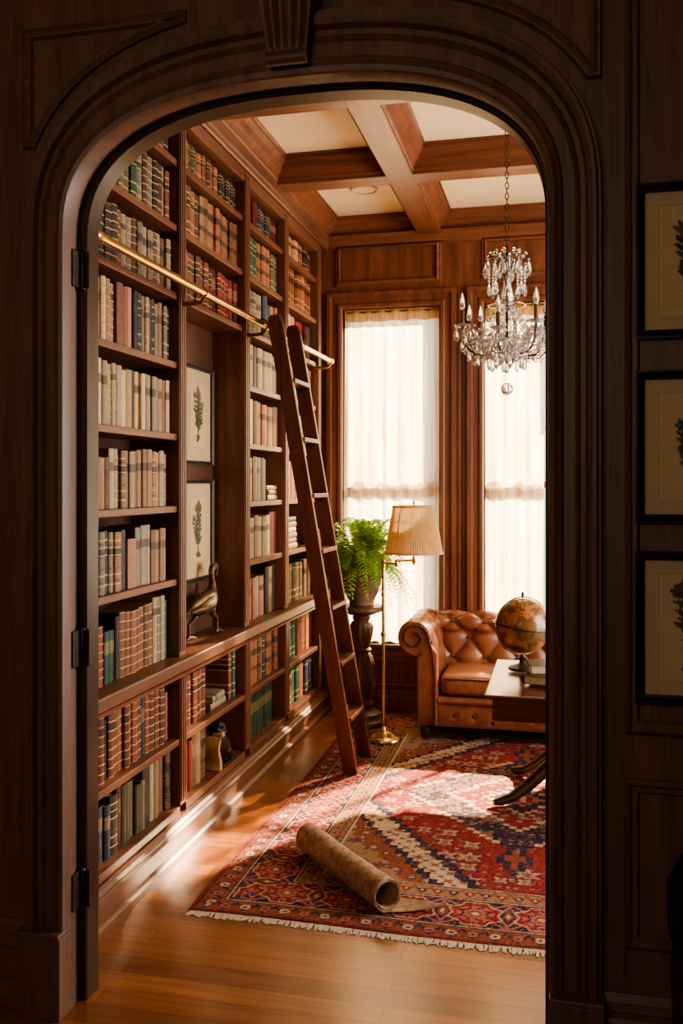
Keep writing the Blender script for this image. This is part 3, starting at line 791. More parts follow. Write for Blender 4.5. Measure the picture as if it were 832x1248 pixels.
def picture(loc, rz, w, h, fw, mat, label, seed, group, matw=.045, kind=(120,70,60)):
    r = root('framed_print', loc, rz); tag(r, label, 'picture', group)
    P = lambda u, v, d: (u, -d, v)
    MB().rect_ring(P, -w/2+fw, w/2-fw, -h/2+fw, h/2-fw, [(0,.002), (0,.014), (fw*.25,.016), (fw*.4,.012), (fw*.75,.02), (fw,.02), (fw,.001), (0,.001)]).build('frame', mat, r)
    MB().box(-w/2+fw*.8, w/2-fw*.8, -.004, -.001, -h/2+fw*.8, h/2-fw*.8).build('mount', M['paper_mat'], r)
    print_mesh('botanical_print', w-2*fw-2*matw, h-2*fw-2*matw, seed, r, lambda u, v: (u, -.0055, v), kind)
    MB().add([(-w/2+fw*.9,-.008,-h/2+fw*.9),(w/2-fw*.9,-.008,-h/2+fw*.9),(w/2-fw*.9,-.008,h/2-fw*.9),(-w/2+fw*.9,-.008,h/2-fw*.9)],[(0,1,2,3)]).build('glass', M['picture_glass'], r)
    return r
xc = .335; pz = [(2.31,1.917), (1.837,1.452), (1.381,.996)]
names = ['top black-framed botanical print on the dark panelling beside the arch', 'middle black-framed botanical print on the dark panelling beside the arch', 'lowest black-framed botanical print on the dark panelling beside the arch']
for k, (a, b) in enumerate(pz):
    picture((xc, YA-.001, (a+b)/2), 0, .29, a-b, .022, M['black_frame'], names[k], 3+k, 'black framed prints by the arch', .028, [(96,84,60), (84,90,70), (110,80,60)][k])
picture((-1.733, 4.225, 1.887), PI/2, .37, .49, .022, M['dark_frame'], 'upper framed botanical print hung in the bookcase niche', 12, 'framed prints in the niche', .06, (112,92,72))
picture((-1.733, 4.225, 1.322), PI/2, .37, .505, .022, M['dark_frame'], 'lower framed botanical print in the niche, behind the bronze bird', 15, 'framed prints in the niche', .06, (112,92,72))

# ------------------------------------------------------------------ brass rail
rl = root('ladder_rail', (-1.46, 4.3, 2.36)); tag(rl, 'long brass rail fixed across the bookcases for the rolling ladder', 'rail')
L = rl.location
local(MB().tube([(-1.46, 2.70, 2.36), (-1.46, 5.86, 2.36)], .0165, 16), L).build('tube', M['brass'], rl, smooth=True)
for y in (3.64, 4.475, 5.175, 5.93-.09):
    local(MB().tube([(-1.46, y, 2.342), (-1.475, y, 2.322), (-1.52, y, 2.318), (XF+.006, y, 2.318)], [.009,.009,.009,.011], 10), L).build('bracket', M['brass_dark'], rl, smooth=True)
    local(MB().tube([(-1.46, y-.014, 2.36), (-1.46, y-.012, 2.36), (-1.46, y+.012, 2.36), (-1.46, y+.014, 2.36)], [.018,.0205,.0205,.018], 16), L).build('collar', M['brass'], rl, smooth=True)
for y, s in ((2.70, -1), (5.86, 1)):
    local(MB().tube([(-1.46, y-s*.03, 2.36), (-1.46, y-s*.028, 2.36), (-1.46, y+s*.0, 2.36), (-1.46, y+s*.012, 2.36), (-1.46, y+s*.02, 2.36)], [.017,.022,.022,.018,.004], 16), L).build('end_cap', M['brass'], rl, smooth=True)

# ------------------------------------------------------------------ rug (before things that stand on it)
RZ = .009
RX0, RX1, RY0, RY1 = -1.30, .96, 3.10, 6.02
def make_rug():
    stp = .0058
    nx, ny = int((RX1-RX0)/stp), int((RY1-RY0)/stp)
    X = np.linspace(RX0, RX1, nx); Y = np.linspace(RY0, RY1, ny); x, y = np.meshgrid(X, Y)
    cx, cy = (RX0+RX1)/2, (RY0+RY1)/2
    C = lambda *c: np.array(lin(*c)[:3], np.float32)
    red, navy, cream, pink, rust, tan, dk = C(128,42,42), C(40,38,58), C(192,168,136), C(168,100,90), C(132,72,52), C(146,116,88), C(40,28,34)
    rng = np.random.RandomState(5)
    col = np.zeros(x.shape + (3,), np.float32)
    def put(m, c): col[m] = c
    d = np.minimum(np.minimum(x-RX0, RX1-x), np.minimum(y-RY0, RY1-y))
    side = np.where(np.minimum(x-RX0, RX1-x) < np.minimum(y-RY0, RY1-y), y-cy, x-cx)
    # ---- field
    q = .03
    fx = np.abs(np.round((x-cx)/q)*q); fy = np.abs(np.round((y-cy)/q)*q)
    put(np.ones_like(x, bool), red)
    hw, hh = (RX1-RX0)/2-.43, (RY1-RY0)/2-.43
    sp = fx/hw + fy/hh
    def flowers(cell, r1, r2, c1, c2, mask, seed, off=(0,0), ring=None):
        gx = np.floor((x-cx+off[0])/cell); gy = np.floor((y-cy+off[1])/cell)
        lx = (x-cx+off[0])-(gx+.5)*cell; ly = (y-cy+off[1])-(gy+.5)*cell
        rr = np.sqrt(lx**2+ly**2)*(1+.28*np.cos(6*np.arctan2(ly, lx)))
        hsh = np.abs(np.sin(gx*12.9898+gy*78.233)*43758.5453) % 1.0; h2 = np.abs(np.sin(gx*39.3+gy*11.7)*24634.6) % 1.0
        on = hsh > .22; lx = lx + (hsh-.6)*cell*.35; ly = ly + (h2-.5)*cell*.45; sz = .7+.6*h2
        rr = np.sqrt(lx**2+ly**2)*(1+.35*np.cos((4+2*(h2>.5))*np.arctan2(ly, lx)))/sz
        def put2(m_, c, a=.72): col[m_] = col[m_]*(1-a) + c*a
        put2(mask & on & (rr < r2), c2); put2(mask & on & (rr < r1), c1)
        if ring is not None: put2(mask & on & (rr > r2*1.2) & (rr < r2*1.5), ring, .6)
    fld = d >= .40
    flowers(.115, .014, .03, navy, cream, fld, 5, ring=navy); flowers(.115, .008, .017, cream, navy, fld, 4, (.0575,.0575)); flowers(.06, .005, .010, tan, pink, fld, 3, (.02,.03))
    s1 = (sp > 1.22)
    put(fld & (sp > 1.17) & (sp <= 1.235), navy); put(fld & (sp > 1.235) & (sp <= 1.40), cream)
    m = fld & (sp > 1.235) & (sp <= 1.40); flowers(.07, .010, .020, red, rust, m, 9); flowers(.07, .006, .012, navy, navy, m, 3, (.035,.035))
    put(fld & (sp > 1.40) & (sp <= 1.45), navy); put(fld & (sp > 1.45) & (sp < 1.60), rust)
    m = fld & (sp > 1.45) & (sp < 1.60); flowers(.07, .012, .022, cream, navy, m, 9)
    put(fld & (sp >= 1.60), tan); m = fld & (sp >= 1.60); flowers(.08, .014, .026, red, navy, m, 9)
    # ---- medallion
    me_ = fx/.56 + fy/.66
    arm = (fx < .085*(1-np.abs(fy-.74)/.16)) & (fy > .58)
    put(fld & (me_ < 1.06), cream); put(fld & (me_ < 1.02), navy)
    put(fld & arm, navy); put(fld & (fx < .04*(1-np.abs(fy-.74)/.10)) & arm, rust)
    m = fld & (me_ < 1.0); flowers(.09, .012, .024, red, pink, m, 7, ring=cream); flowers(.09, .008, .015, cream, rust, m, 5, (.045,.045)); flowers(.045, .005, .009, pink, tan, m, 3, (.01,.02))
    put(fld & (me_ < .66) & (me_ > .61), cream); put(fld & (me_ < .61), red)
    m = fld & (me_ < .6); flowers(.08, .010, .022, cream, navy, m, 9); flowers(.08, .006, .014, navy, cream, m, 4, (.04,.04))
    put(fld & (me_ < .34) & (me_ > .29), cream); put(fld & (me_ < .29), navy); put(fld & (me_ < .18), pink); put(fld & (me_ < .1), red); put(fld & (me_ < .05), cream)
    # ---- borders
    def band(a, b, c): m = (d >= a) & (d < b); put(m, c); return m
    band(0, .010, C(140,40,36)); band(.010, .016, dk)
    def guard(a, b, base, per, cols):
        m = band(a, b, base); w = b-a; v = (d-a)/w-.5; u = (side/per) % 1.0 - .5; k = np.floor(side/per).astype(int)
        zig = np.abs(v - (np.abs(u)*2-.5)*.7) < .13; put(m & zig, cols[0])
        rr = (u*per)**2+(v*w)**2
        put(m & (rr < (w*.24)**2), cols[1]); put(m & (rr < (w*.24)**2) & (k % 2 == 0), cols[2]); put(m & (rr < (w*.1)**2), cols[3])
    guard(.016, .095, rust, .075, (navy, cream, pink, navy)); band(.095, .103, navy); band(.103, .108, cream)
    m = band(.108, .305, navy); w = .197; v = (d-.108)-w/2; per = .235
    u = ((side/per) % 1.0 - .5)*per; k = np.floor(side/per).astype(int)
    th = np.arctan2(v, u); rr = np.sqrt((u*.92)**2+v**2)*(1+.10*np.cos(8*th))
    u2 = (((side/per)+.5) % 1.0 - .5)*per; dm = np.abs(u2)/.042+np.abs(v)/.085
    put(m & (np.abs(np.abs(v)-.072-.016*np.cos(side/per*4*PI)) < .006), pink)
    put(m & (dm < 1), pink); put(m & (dm < .75), navy); put(m & (dm < .5), rust); put(m & (dm < .22), cream)
    put(m & (rr < .086), cream); put(m & (rr < .080), red); put(m & (rr < .066) & (np.cos(8*th) > -.3), pink); put(m & (rr < .046), navy); put(m & (rr < .038), pink); put(m & (rr < .024), rust); put(m & (rr < .012), cream)
    mm = m & (rr > .09) & (dm > 1.1); flowers(.04, .004, .008, tan, rust, mm, 4)
    band(.305, .311, cream); band(.311, .318, dk)
    guard(.318, .39, tan, .06, (rust, red, navy, cream)); band(.39, .396, dk); band(.396, .402, cream)
    # knot scatter
    pick = rng.rand(*x.shape); sh = rng.randint(0, 4, x.shape)
    pool = np.stack([dk, pink, tan, rust])
    m = pick < .24; col[m] = col[m]*.45 + pool[sh[m]]*.55
    col *= (.82 + .36*rng.rand(*x.shape))[..., None]
    # blotchy abrash
    ab = 1 + .12*np.sin(y*9+np.sin(x*3)) * np.cos(x*2.1+y*1.3); col *= ab[..., None]
    zz = RZ + .0012*np.sin(x*5.1)*np.sin(y*4.3+1) - .0012
    rip = np.where(y < RY0+.05, .004*(np.sin(x*19)+1)*.5*((RY0+.05-y)/.05), 0); zz = zz + rip*.4
    xw = x + .006*np.sin(y*3.1)*(1-(x-RX0)/(RX1-RX0)); yw = y + .007*np.sin(x*5.3+.6)*np.clip((RY0+.3-y)/.3, 0, 1)
    pts = np.stack([xw, yw, zz], -1).reshape(-1, 3)
    i = np.arange(nx-1); j = np.arange(ny-1); I, J = np.meshgrid(i, j); a = (J*nx+I).ravel()
    fs = np.stack([a, a+1, a+nx+1, a+nx], -1)
    me = bpy.data.meshes.new('rug'); me.vertices.add(len(pts)); me.vertices.foreach_set('co', pts.ravel().astype(np.float32))
    me.loops.add(fs.size); me.loops.foreach_set('vertex_index', fs.ravel().astype(np.int32))
    me.polygons.add(len(fs)); me.polygons.foreach_set('loop_start', np.arange(0, fs.size, 4, dtype=np.int32))
    me.update(); me.validate()
    add_colors(me, np.concatenate([col.reshape(-1,3), np.ones((nx*ny,1), np.float32)], 1)); me.materials.append(M['rug'])
    o = bpy.data.objects.new('rug', me); COL.objects.link(o)
    tag(o, 'worn red and navy medallion carpet spread on the plank floor', 'rug')
    # backing edge + fringes
    ed = MB()
    ys = np.linspace(RY0, RY1, 60)
    ed.loft([[(RX0+.006*math.sin(v*3.1)-.004, v, .001), (RX0+.006*math.sin(v*3.1)-.005, v, .007), (RX0+.006*math.sin(v*3.1)+.004, v, .0092), (RX0+.006*math.sin(v*3.1)+.004, v, .001)] for v in ys])
    ed.build('edge_binding', plain('red_selvedge', lin(120,34,32), .95, .2, 80), o)
    for yy, sg in ((RY0, -1), (RY1, 1)):
        f = MB(); xx = RX0
        while xx < RX1:
            w = random.uniform(.004, .008); l = random.uniform(.024, .042); dx = random.uniform(-.012, .012)
            yb = yy + .007*math.sin(xx*5.3+.6) if sg < 0 else yy
            f.add([(xx, yb, .006), (xx+w, yb, .006), (xx+w, yb, .001), (xx, yb, .001), (xx+dx, yb+sg*l, .003), (xx+dx+w, yb+sg*l, .003), (xx+dx+w, yb+sg*l, .0005), (xx+dx, yb+sg*l, .0005)],
                [(0,1,5,4), (1,2,6,5), (3,0,4,7), (4,5,6,7)])
            xx += w*.85
        f.build('fringe', M['fringe'], o)
    return o
make_rug()
TOP = RZ + .0008

# ------------------------------------------------------------------ ladder
A0, A1 = Vector((-1.395, 4.42, 2.405)), Vector((-1.075, 4.745, TOP+.006))
B0, B1 = Vector((-1.395, 4.74, 2.405)), Vector((-1.065, 5.065, TOP+.006))
ld = root('library_ladder', (A1+B1)/2); L = ld.location
tag(ld, 'dark mahogany library ladder leaning on the brass rail', 'ladder')
across = (B1-A1).normalized()
for p, q in ((A0, A1), (B0, B1)):
    m_ = MB(); t = (q-p).normalized(); n_ = across.cross(t).normalized()
    if n_.x < 0: n_ = -n_
    prof = []
    for s_, w in ((0,.024), (.006,.040), (.02,.046), (.5,.046), (1,.046)):
        c = p.lerp(q, s_); prof.append([c + n_*w*i*.85 + across*.0135*j for i, j in ((-1,-1),(1,-1),(1,1),(-1,1))])
    prof[-1] = [Vector((v.x, v.y, TOP+.001)) for v in prof[-1]]
    local(m_.loft(prof), L).build('stile', M['ladder'], ld, bevel=.003)
for z in (.30, .60, .90, 1.20, 1.49, 1.78, 2.08):
    s_ = (A0.z - z)/(A0.z - A1.z); a = A0.lerp(A1, s_); b = B0.lerp(B1, s_)
    m_ = MB(); hw = .048
    m_.loft([[Vector((p.x-hw, p.y, z-.011)), Vector((p.x+hw, p.y, z-.011)), Vector((p.x+hw, p.y, z+.011)), Vector((p.x-hw, p.y, z+.011))] for p in (a+across*.0135, b-across*.0135)])
    local(m_, L).build('tread', M['ladder'], ld, bevel=.003)
    lt = MB()
    for p in (a+across*.016, b-across*.022):
        lt.loft([[(p.x-.03, p.y, z-.012), (p.x+.03, p.y, z-.012), (p.x+.0, p.y, z-.04)], [(p.x-.03, p.y+.006, z-.012), (p.x+.03, p.y+.006, z-.012), (p.x, p.y+.006, z-.04)]])
    local(lt, L).build('tread_bracket', M['dark_wood'], ld)
for p in (A0, B0):
    c = Vector((-1.46, p.y, 2.36))
    arc = [c + Vector((.026*math.cos(a), 0, .026*math.sin(a))) for a in [math.radians(k) for k in range(-20, 200, 20)]]
    local(MB().tube([Vector((-1.41, p.y, 2.35))] + arc, .0055, 8), L).build('rail_hook', M['brass_dark'], ld, smooth=True)
local(MB().tube([A0.lerp(A1,.02)+Vector((0,-.016,0)), A0.lerp(A1,.02)+Vector((0,-.022,0))], .012, 12), L).build('bolt', M['brass_dark'], ld)

# ------------------------------------------------------------------ bronze bird in niche
def remesh(o, size, disp=0, sm=True):
    m_ = o.modifiers.new('remesh', 'REMESH'); m_.mode = 'VOXEL'; m_.voxel_size = size; m_.use_smooth_shade = sm
    s_ = o.modifiers.new('smooth', 'SMOOTH'); s_.iterations = 3
    return o
bd = root('heron_figure', (-1.655, 4.12, ZCT)); tag(bd, 'rough bronze wading bird figure standing on the ledge in the niche', 'figurine')
m_ = MB()
# local: y forward (head to +y)
path = [(0,-.215,.135),(0,-.17,.140),(0,-.12,.148),(0,-.05,.152),(0,.02,.160),(0,.075,.180),(0,.105,.215),(0,.112,.245),(0,.100,.275),(0,.098,.300),(0,.110,.322),(0,.130,.332)]
rad = [.006,.014,.026,.045,.052,.044,.026,.017,.0145,.015,.018,.017]
m_.tube(path, rad, 14, flat=1.0)
m_.sphere((0,.135,.328), .022, 12, 8)
m_.tube([(0,.145,.332),(0,.165,.318),(0,.172,.295),(0,.160,.272)], [.011,.009,.007,.003], 8)
m_.tube([(0,.125,.345),(0,.10,.352),(0,.075,.345)], [.008,.006,.002], 6)
for sx, fy, hy in ((-.022, -.13, -.04), (.024, .11, .04)):
    m_.tube([(sx, hy, .13), (sx, hy+.01, .105), (sx, fy, .072), (sx, fy, .03), (sx, fy, .010)], [.021,.016,.009,.008,.010], 8)
    for da in (-.5, 0, .5):
        m_.tube([(sx, fy, .012), (sx+.022*math.sin(da), fy+.026, .014), (sx+.045*math.sin(da), fy+.048, .005)], [.009,.007,.004], 6)
    m_.tube([(sx, fy, .012), (sx, fy-.025, .005)], [.008,.004], 6)
for sx in (-1, 1):
    m_.tube([(sx*.034,.05,.185),(sx*.047,-.02,.165),(sx*.036,-.10,.150),(sx*.016,-.19,.140)], [.012,.028,.022,.006], 8)
remesh(m_.build('bird_body', M['bronze'], bd), .0042)

# carved bookend on the lowest shelf
lb = root('lion_bookend', (XF-.045, 4.10, .1855)); tag(lb, 'carved bookend, pale scrolled slab with dark curly-maned lion, lowest shelf niche bay', 'bookend')
m_ = MB(); loops = []
for i in range(14):
    t = i/13; z = .002 + t*.155; yo = .012*math.sin(t*PI*2.1) + .010*t*t
    th = .016 - .004*t; w = .046 - .008*math.sin(t*PI)
    loops.append([(-w, yo-th, z), (w, yo-th, z), (w, yo+th, z), (-w, yo+th, z)])
m_.loft(loops); m_.tube([(-.046,.03,.160),(.046,.03,.160)], .02, 12)
m_.build('scrolled_slab', M['stone'], lb, smooth=True, angle=50, bevel=.003)
m_ = MB(); rnd = random.Random(3)
m_.sphere((0,.058,.165), .04, 12, 8, (1,1,1.05)); m_.tube([(0,.06,.15),(0,.10,.10),(0,.15,.05),(0,.20,.03)], [.04,.048,.042,.028], 12)
m_.tube([(.03,.05,.15),(.04,.025,.145),(.04,.0,.15)], [.016,.013,.010], 8)
for k in range(34):
    a = rnd.uniform(0, 2*PI); e = rnd.uniform(-.4, 1.4); p = (.04*math.cos(a)*math.cos(e), .06+.042*math.sin(a)*math.cos(e), .168+.042*math.sin(e)); m_.sphere(p, rnd.uniform(.009, .014), 6, 5)
for sx in (-.03, .03): m_.tube([(sx,.12,.07),(sx,.17,.03),(sx,.215,.014)], [.022,.018,.013], 8)
m_.box(-.045,.045,.035,.225,.001,.012)
remesh(m_.build('lion_body', M['dark_bronze'], lb), .004)

# ------------------------------------------------------------------ pedestal, pot and fern
pc = (-1.235, 5.77)
pd = root('plant_pedestal', (pc[0], pc[1], TOP)); tag(pd, 'turned and carved wooden plant pedestal in the window corner', 'pedestal')
pr = [(.001,0),(.155,0),(.165,.012),(.16,.03),(.14,.04),(.13,.055),(.125,.07),(.085,.09),(.07,.11),(.078,.13),(.062,.15)]
MB().lathe(pr, n=32).build('base', M['pedestal'], pd, smooth=True, angle=35)
pr = [(.06,.148),(.055,.17),(.075,.2),(.088,.25),(.092,.31),(.085,.38),(.07,.43),(.055,.46),(.065,.475),(.055,.49),(.06,.53),(.07,.58),(.075,.62),(.066,.65),(.05,.665),(.062,.68),(.05,.695)]
MB().lathe(pr, n=48, wob=lambda a, z: .06*math.cos(12*a) if (.2 < z < .44 or .52 < z < .63) else 0).build('shaft', M['pedestal'], pd, smooth=True, angle=35)
pr = [(.05,.692),(.08,.70),(.10,.712),(.135,.722),(.145,.732),(.145,.75),(.14,.756),(.001,.757)]
MB().lathe(pr, n=40).build('top', M['pedestal'], pd, smooth=True, angle=35)
PZ = TOP + .758
fp = root('potted_fern', (pc[0], pc[1], PZ)); tag(fp, 'bushy green fern in a weathered clay urn on the carved pedestal', 'plant')
pr = [(.001,0),(.075,0),(.082,.01),(.078,.022),(.085,.04),(.11,.09),(.128,.15),(.135,.20),(.142,.212),(.152,.218),(.152,.235),(.14,.24),(.128,.235),(.12,.2),(.001,.2)]
MB().lathe(pr, n=40, wob=lambda a, z: .012*math.sin(5*a+z*20)).build('urn', M['terracotta'], fp, smooth=True, angle=45)
MB().lathe([(.001,.205),(.118,.205),(.118,.201)], n=24).build('soil', M['soil'], fp)
rnd = random.Random(8); m_ = MB()
def frond(az, reach, rise, droop, nl=24, lw=1.0):
    reach *= 1.15; rise *= .95; pts = []
    for i in range(nl+1):
        t = i/nl; r_ = .02 + reach*(t**1.05); z = .2 + rise*math.sin(min(1, t*1.15)*PI*.62) - droop*t**2.6
        pts.append(Vector((r_*math.cos(az+.25*t*math.sin(az*3)), r_*math.sin(az+.25*t*math.sin(az*3)), z)))
    m_.tube(pts, [.0022*(1-.6*i/nl) for i in range(nl+1)], 4)
    for i in range(2, nl+1):
        t = i/nl; p = pts[i]; tg = (pts[min(i+1, nl)]-pts[i-1]).normalized(); sd = tg.cross(Vector((0,0,1))).normalized(); up = sd.cross(tg)
        l = .048*lw*math.sin(PI*min(1, .12+t*.9))**.7 + .006
        for s_ in (-1, 1):
            dr = (sd*s_ + tg*.45 + up*rnd.uniform(-.35, .25)).normalized(); w = .0065*lw
            a = p; b = p + dr*l*.45 + tg*w; c = p + dr*l - Vector((0,0,.006)); e = p + dr*l*.45 - tg*w
            m_.add([a, b, c, e], [(0,1,2,3)])
for k in range(130):
    az = k*2.39996 + rnd.uniform(-.2, .2); g = rnd.random()
    if g < .4: frond(az, rnd.uniform(.10,.24), rnd.uniform(.26,.40), rnd.uniform(0,.08))
    elif g < .75: frond(az, rnd.uniform(.22,.36), rnd.uniform(.18,.32), rnd.uniform(.08,.2), lw=1.15)
    else: frond(az, rnd.uniform(.22,.33), rnd.uniform(.10,.2), rnd.uniform(.2,.36))
# clip against walls: keep the fronds inside the room
zx = []
for x, y, z in m_.v:
    ymax = YW - .07 - pc[1]; xmin = -1.48 - pc[0]
    if y > ymax*.7: y = ymax*.7 + (y-ymax*.7)*.25
    if x < xmin*.6: x = xmin*.6 + (x-xmin*.6)*.35
    zx.append((x, min(y, ymax), z))
m_.v = zx
o = m_.build('foliage', M['fern'], fp)

# ------------------------------------------------------------------ floor lamp
lp = (-1.025, 5.42)
fl = root('floor_lamp', (lp[0], lp[1], TOP)); tag(fl, 'brass swing-arm floor lamp with pleated beige shade between fern and sofa', 'lamp')
MB().lathe([(.001,0),(.108,0),(.112,.008),(.108,.018),(.09,.026),(.075,.03),(.06,.045),(.035,.052),(.02,.06),(.014,.08),(.001,.08)], n=40).build('base', M['brass'], fl, smooth=True, angle=40)
MB().lathe([(.011,.06),(.011,.62),(.016,.625),(.016,.645),(.010,.65),(.010,1.04),(.015,1.045),(.015,1.085),(.009,1.09),(.006,1.10),(.001,1.10)], n=20).build('pole', M['brass'], fl, smooth=True, angle=40)
h0 = Vector((.0,0,1.065)); h1 = Vector((.09,-.05,1.065)); h2 = Vector((.185,-.0,1.085))
ar = MB(); ar.tube([h0, h1], .007, 10); ar.tube([h1+Vector((0,0,.018)), h2], .007, 10)
ar.build('swing_arm', M['brass'], fl, smooth=True)
MB().lathe([(.001,-.012),(.011,-.01),(.012,0),(.012,.02),(.008,.03),(.001,.032)], (h1.x,h1.y,1.06), 16).build('joint', M['brass'], fl, smooth=True)
MB().lathe([(.001,-.03),(.006,-.026),(.009,-.015),(.012,-.012),(.012,.012),(.008,.014),(.008,.05),(.014,.055),(.016,.06),(.016,.11),(.004,.115),(.004,.33),(.007,.335),(.008,.348),(.004,.36),(.001,.362)], (h2.x,h2.y,1.085), 16).build('socket_stem', M['brass'], fl, smooth=True, angle=50)
sh = MB(); nn = 160
def ring(r_, z): return [(h2.x+(r_+.0022*math.cos(k*PI))*math.cos(2*PI*k/nn), h2.y+(r_+.0022*math.cos(k*PI))*math.sin(2*PI*k/nn), z) for k in range(nn)]
sh.loft([ring(.171-.047*i/8, 1.13+.275*i/8) for i in range(9)], True, False)
so = sh.build('lamp_shade', M['shade'], fl)
for r_, z in ((.1735, 1.13), (.1265, 1.405)):
    MB().loft([[(h2.x+(r_+a)*math.cos(2*PI*k/60), h2.y+(r_+a)*math.sin(2*PI*k/60), z+b) for a, b in ((0,-.006),(.003,-.006),(.003,.006),(0,.006))] for k in range(60)], True, False, wrap=True).build('shade_binding', M['shade'], so)
sp_ = MB()
for k in range(3): a = k*2*PI/3; sp_.tube([(h2.x,h2.y,1.40),(h2.x+.13*math.cos(a),h2.y+.13*math.sin(a),1.402)], .002, 5)
sp_.build('spider', M['brass'], so)

# ------------------------------------------------------------------ chesterfield sofa
SX, SY = 0.0, 5.48
sf = root('chesterfield_sofa', (SX, SY, TOP)); tag(sf, 'brown leather button-tufted sofa with rolled arms below the windows', 'sofa')
def tuft(a, b):
    u = (a+b)/2; w = (a-b)/2
    s_ = abs(math.sin(PI*u)*math.sin(PI*w)); return s_**.45
def surf(mb, grid, closed_u=False):
    mb.loft(grid, closed_u, False); return mb
def arm(sx):
    prof = []
    cx, cz, R_ = -.845, .612, .105
    for k in range(6): prof.append((-.835, .085+(.50-.085)*k/5, 0))
    for k in range(30):
        a = math.radians(262 - 250*k/29); prof.append((cx+R_*math.cos(a), cz+R_*math.sin(a), 1 if k > 9 else 0))
    for k in range(1, 13):
        t = k/12; prof.append((cx+R_*math.cos(math.radians(12))*(1-t)+t*(-.70) - cx*t, 0, 1))
    # inner descent
    prof = prof[:36]; x0, z0 = prof[-1][0], prof[-1][1]
    for k in range(1, 16):
        t = k/15; prof.append((x0+(-.70-x0)*min(1, t*1.6), z0+(.20-z0)*t, 1))
    # arc lengths
    s_ = [0]
    for p, q in zip(prof, prof[1:]): s_.append(s_[-1]+math.hypot(q[0]-p[0], q[1]-p[1]))
    n = len(prof); loops = []; M_ = 60; y0, y1 = .02, .645
    for j in range(M_+1):
        y = y0+(y1-y0)*j/M_; L_ = []
        for i, (x, z, f) in enumerate(prof):
            p = prof[max(i-1,0)]; q = prof[min(i+1,n-1)]; tx, tz = q[0]-p[0], q[1]-p[1]; l = math.hypot(tx, tz) or 1
            nx_, nz_ = -tz/l, tx/l
            w = f*min(1, max(0, (y-y0-.02)/.05)); i0 = 11
            fade = min(1, max(0, (i-i0)/5)) if f else 0
            a = (s_[i]-s_[20])/.105; b = (y-y0)/.088
            dsp = (tuft(a, b)-1)*.027*w*fade
            if j == 0: dsp -= .008
            L_.append(((x+nx_*dsp) if sx < 0 else -(x+nx_*dsp), y, z+nz_*dsp))
        loops.append(L_)
    mb = MB(); mb.loft(loops, False, False)
    mb.build('arm', M['leather'], sf, smooth=True, angle=180)
    # front facing: scroll plate
    sgn = 1 if sx < 0 else -1
    pl = []
    for k in range(40):
        a = math.radians(250 - 270*k/39); pl.append((cx+(R_-.004)*math.cos(a), cz+(R_-.004)*math.sin(a)))
    pl += [(-.705, .52), (-.705, .085), (-.832, .085), (-.832, .50)]
    mb = MB(); n = len(pl); cxm = sum(p[0] for p in pl)/n; czm = .42
    mb.loft([[(sgn*x, .03, z) for x, z in pl], [(sgn*x, .0, z) for x, z in pl], [(sgn*(x+(-.80-x)*.07), -.010, z+(.5-z)*.03) for x, z in pl]])
    pn = mb.build('arm_front', M['leather'], sf, smooth=True, angle=50)
    # raised scroll welt
    w = []
    for k in range(44):
        a = math.radians(-10 + 460*k/43); rr = .086 - .058*k/43
        w.append((sgn*(cx+.004+rr*math.cos(a)), -.014, cz+rr*math.sin(a)))
    w = [(sgn*-.722, -.012, .09), (sgn*-.722, -.012, .40), (sgn*-.735, -.013, .53)] + w
    MB().tube(w, .0075, 8).build('piping', M['crepe'], pn, smooth=True)
    MB().tube([(sgn*-.822, -.012, .09), (sgn*-.822, -.012, .42), (sgn*-.822, -.013, .49), (sgn*-.80,-.013,.525)], .0065, 8).build('piping', M['crepe'], pn, smooth=True)
for s_ in (-1, 1): arm(s_)
# back
def back():
    prof = [(.47,.36),(.475,.42),(.485,.48),(.495,.54),(.50,.57)]
    cy_, cz, R_ = .545, .632, .083
    for k in range(22):
        a = math.radians(215 - 245*k/21); prof.append((cy_+R_*math.cos(a), cz+R_*math.sin(a)))
    prof += [(.61,.5),(.61,.3),(.61,.085)]
    # densify
    P = []
    for p, q in zip(prof, prof[1:]):
        m__ = max(1, int(math.hypot(q[0]-p[0], q[1]-p[1])/.012))
        for k in range(m__): P.append((p[0]+(q[0]-p[0])*k/m__, p[1]+(q[1]-p[1])*k/m__))
    P.append(prof[-1]); s_ = [0]
    for p, q in zip(P, P[1:]): s_.append(s_[-1]+math.hypot(q[0]-p[0], q[1]-p[1]))
    n = len(P); loops = []; M_ = 170
    for j in range(M_+1):
        x = -.775+1.55*j/M_; L_ = []
        for i, (y, z) in enumerate(P):
            p = P[max(i-1,0)]; q = P[min(i+1,n-1)]; ty, tz = q[0]-p[0], q[1]-p[1]; l = math.hypot(ty, tz) or 1
            ny_, nz_ = -tz/l, ty/l
            fade = 1 if s_[i] < .42 else max(0, 1-(s_[i]-.42)/.05)
            dsp = (tuft((s_[i]-.055)/.13, (x+.04)/.105)-1)*.040*fade
            L_.append((x, y+ny_*dsp, z+nz_*dsp))
        loops.append(L_)
    b = MB().loft(loops, False, False).build('backrest', M['leather'], sf, smooth=True, angle=180)
    for k in range(-7, 8):
        for r_ in range(3):
            if (k+r_) % 2: continue
            sv = .055+.13*r_; i = min(range(n), key=lambda q: abs(s_[q]-sv)); x = -.04+.105*k
            if abs(x) < .74: MB().sphere((x, P[i][0]+.018, P[i][1]), .011, 10, 6, (1,.6,1)).build('button', M['crepe'], b, smooth=True)
back()
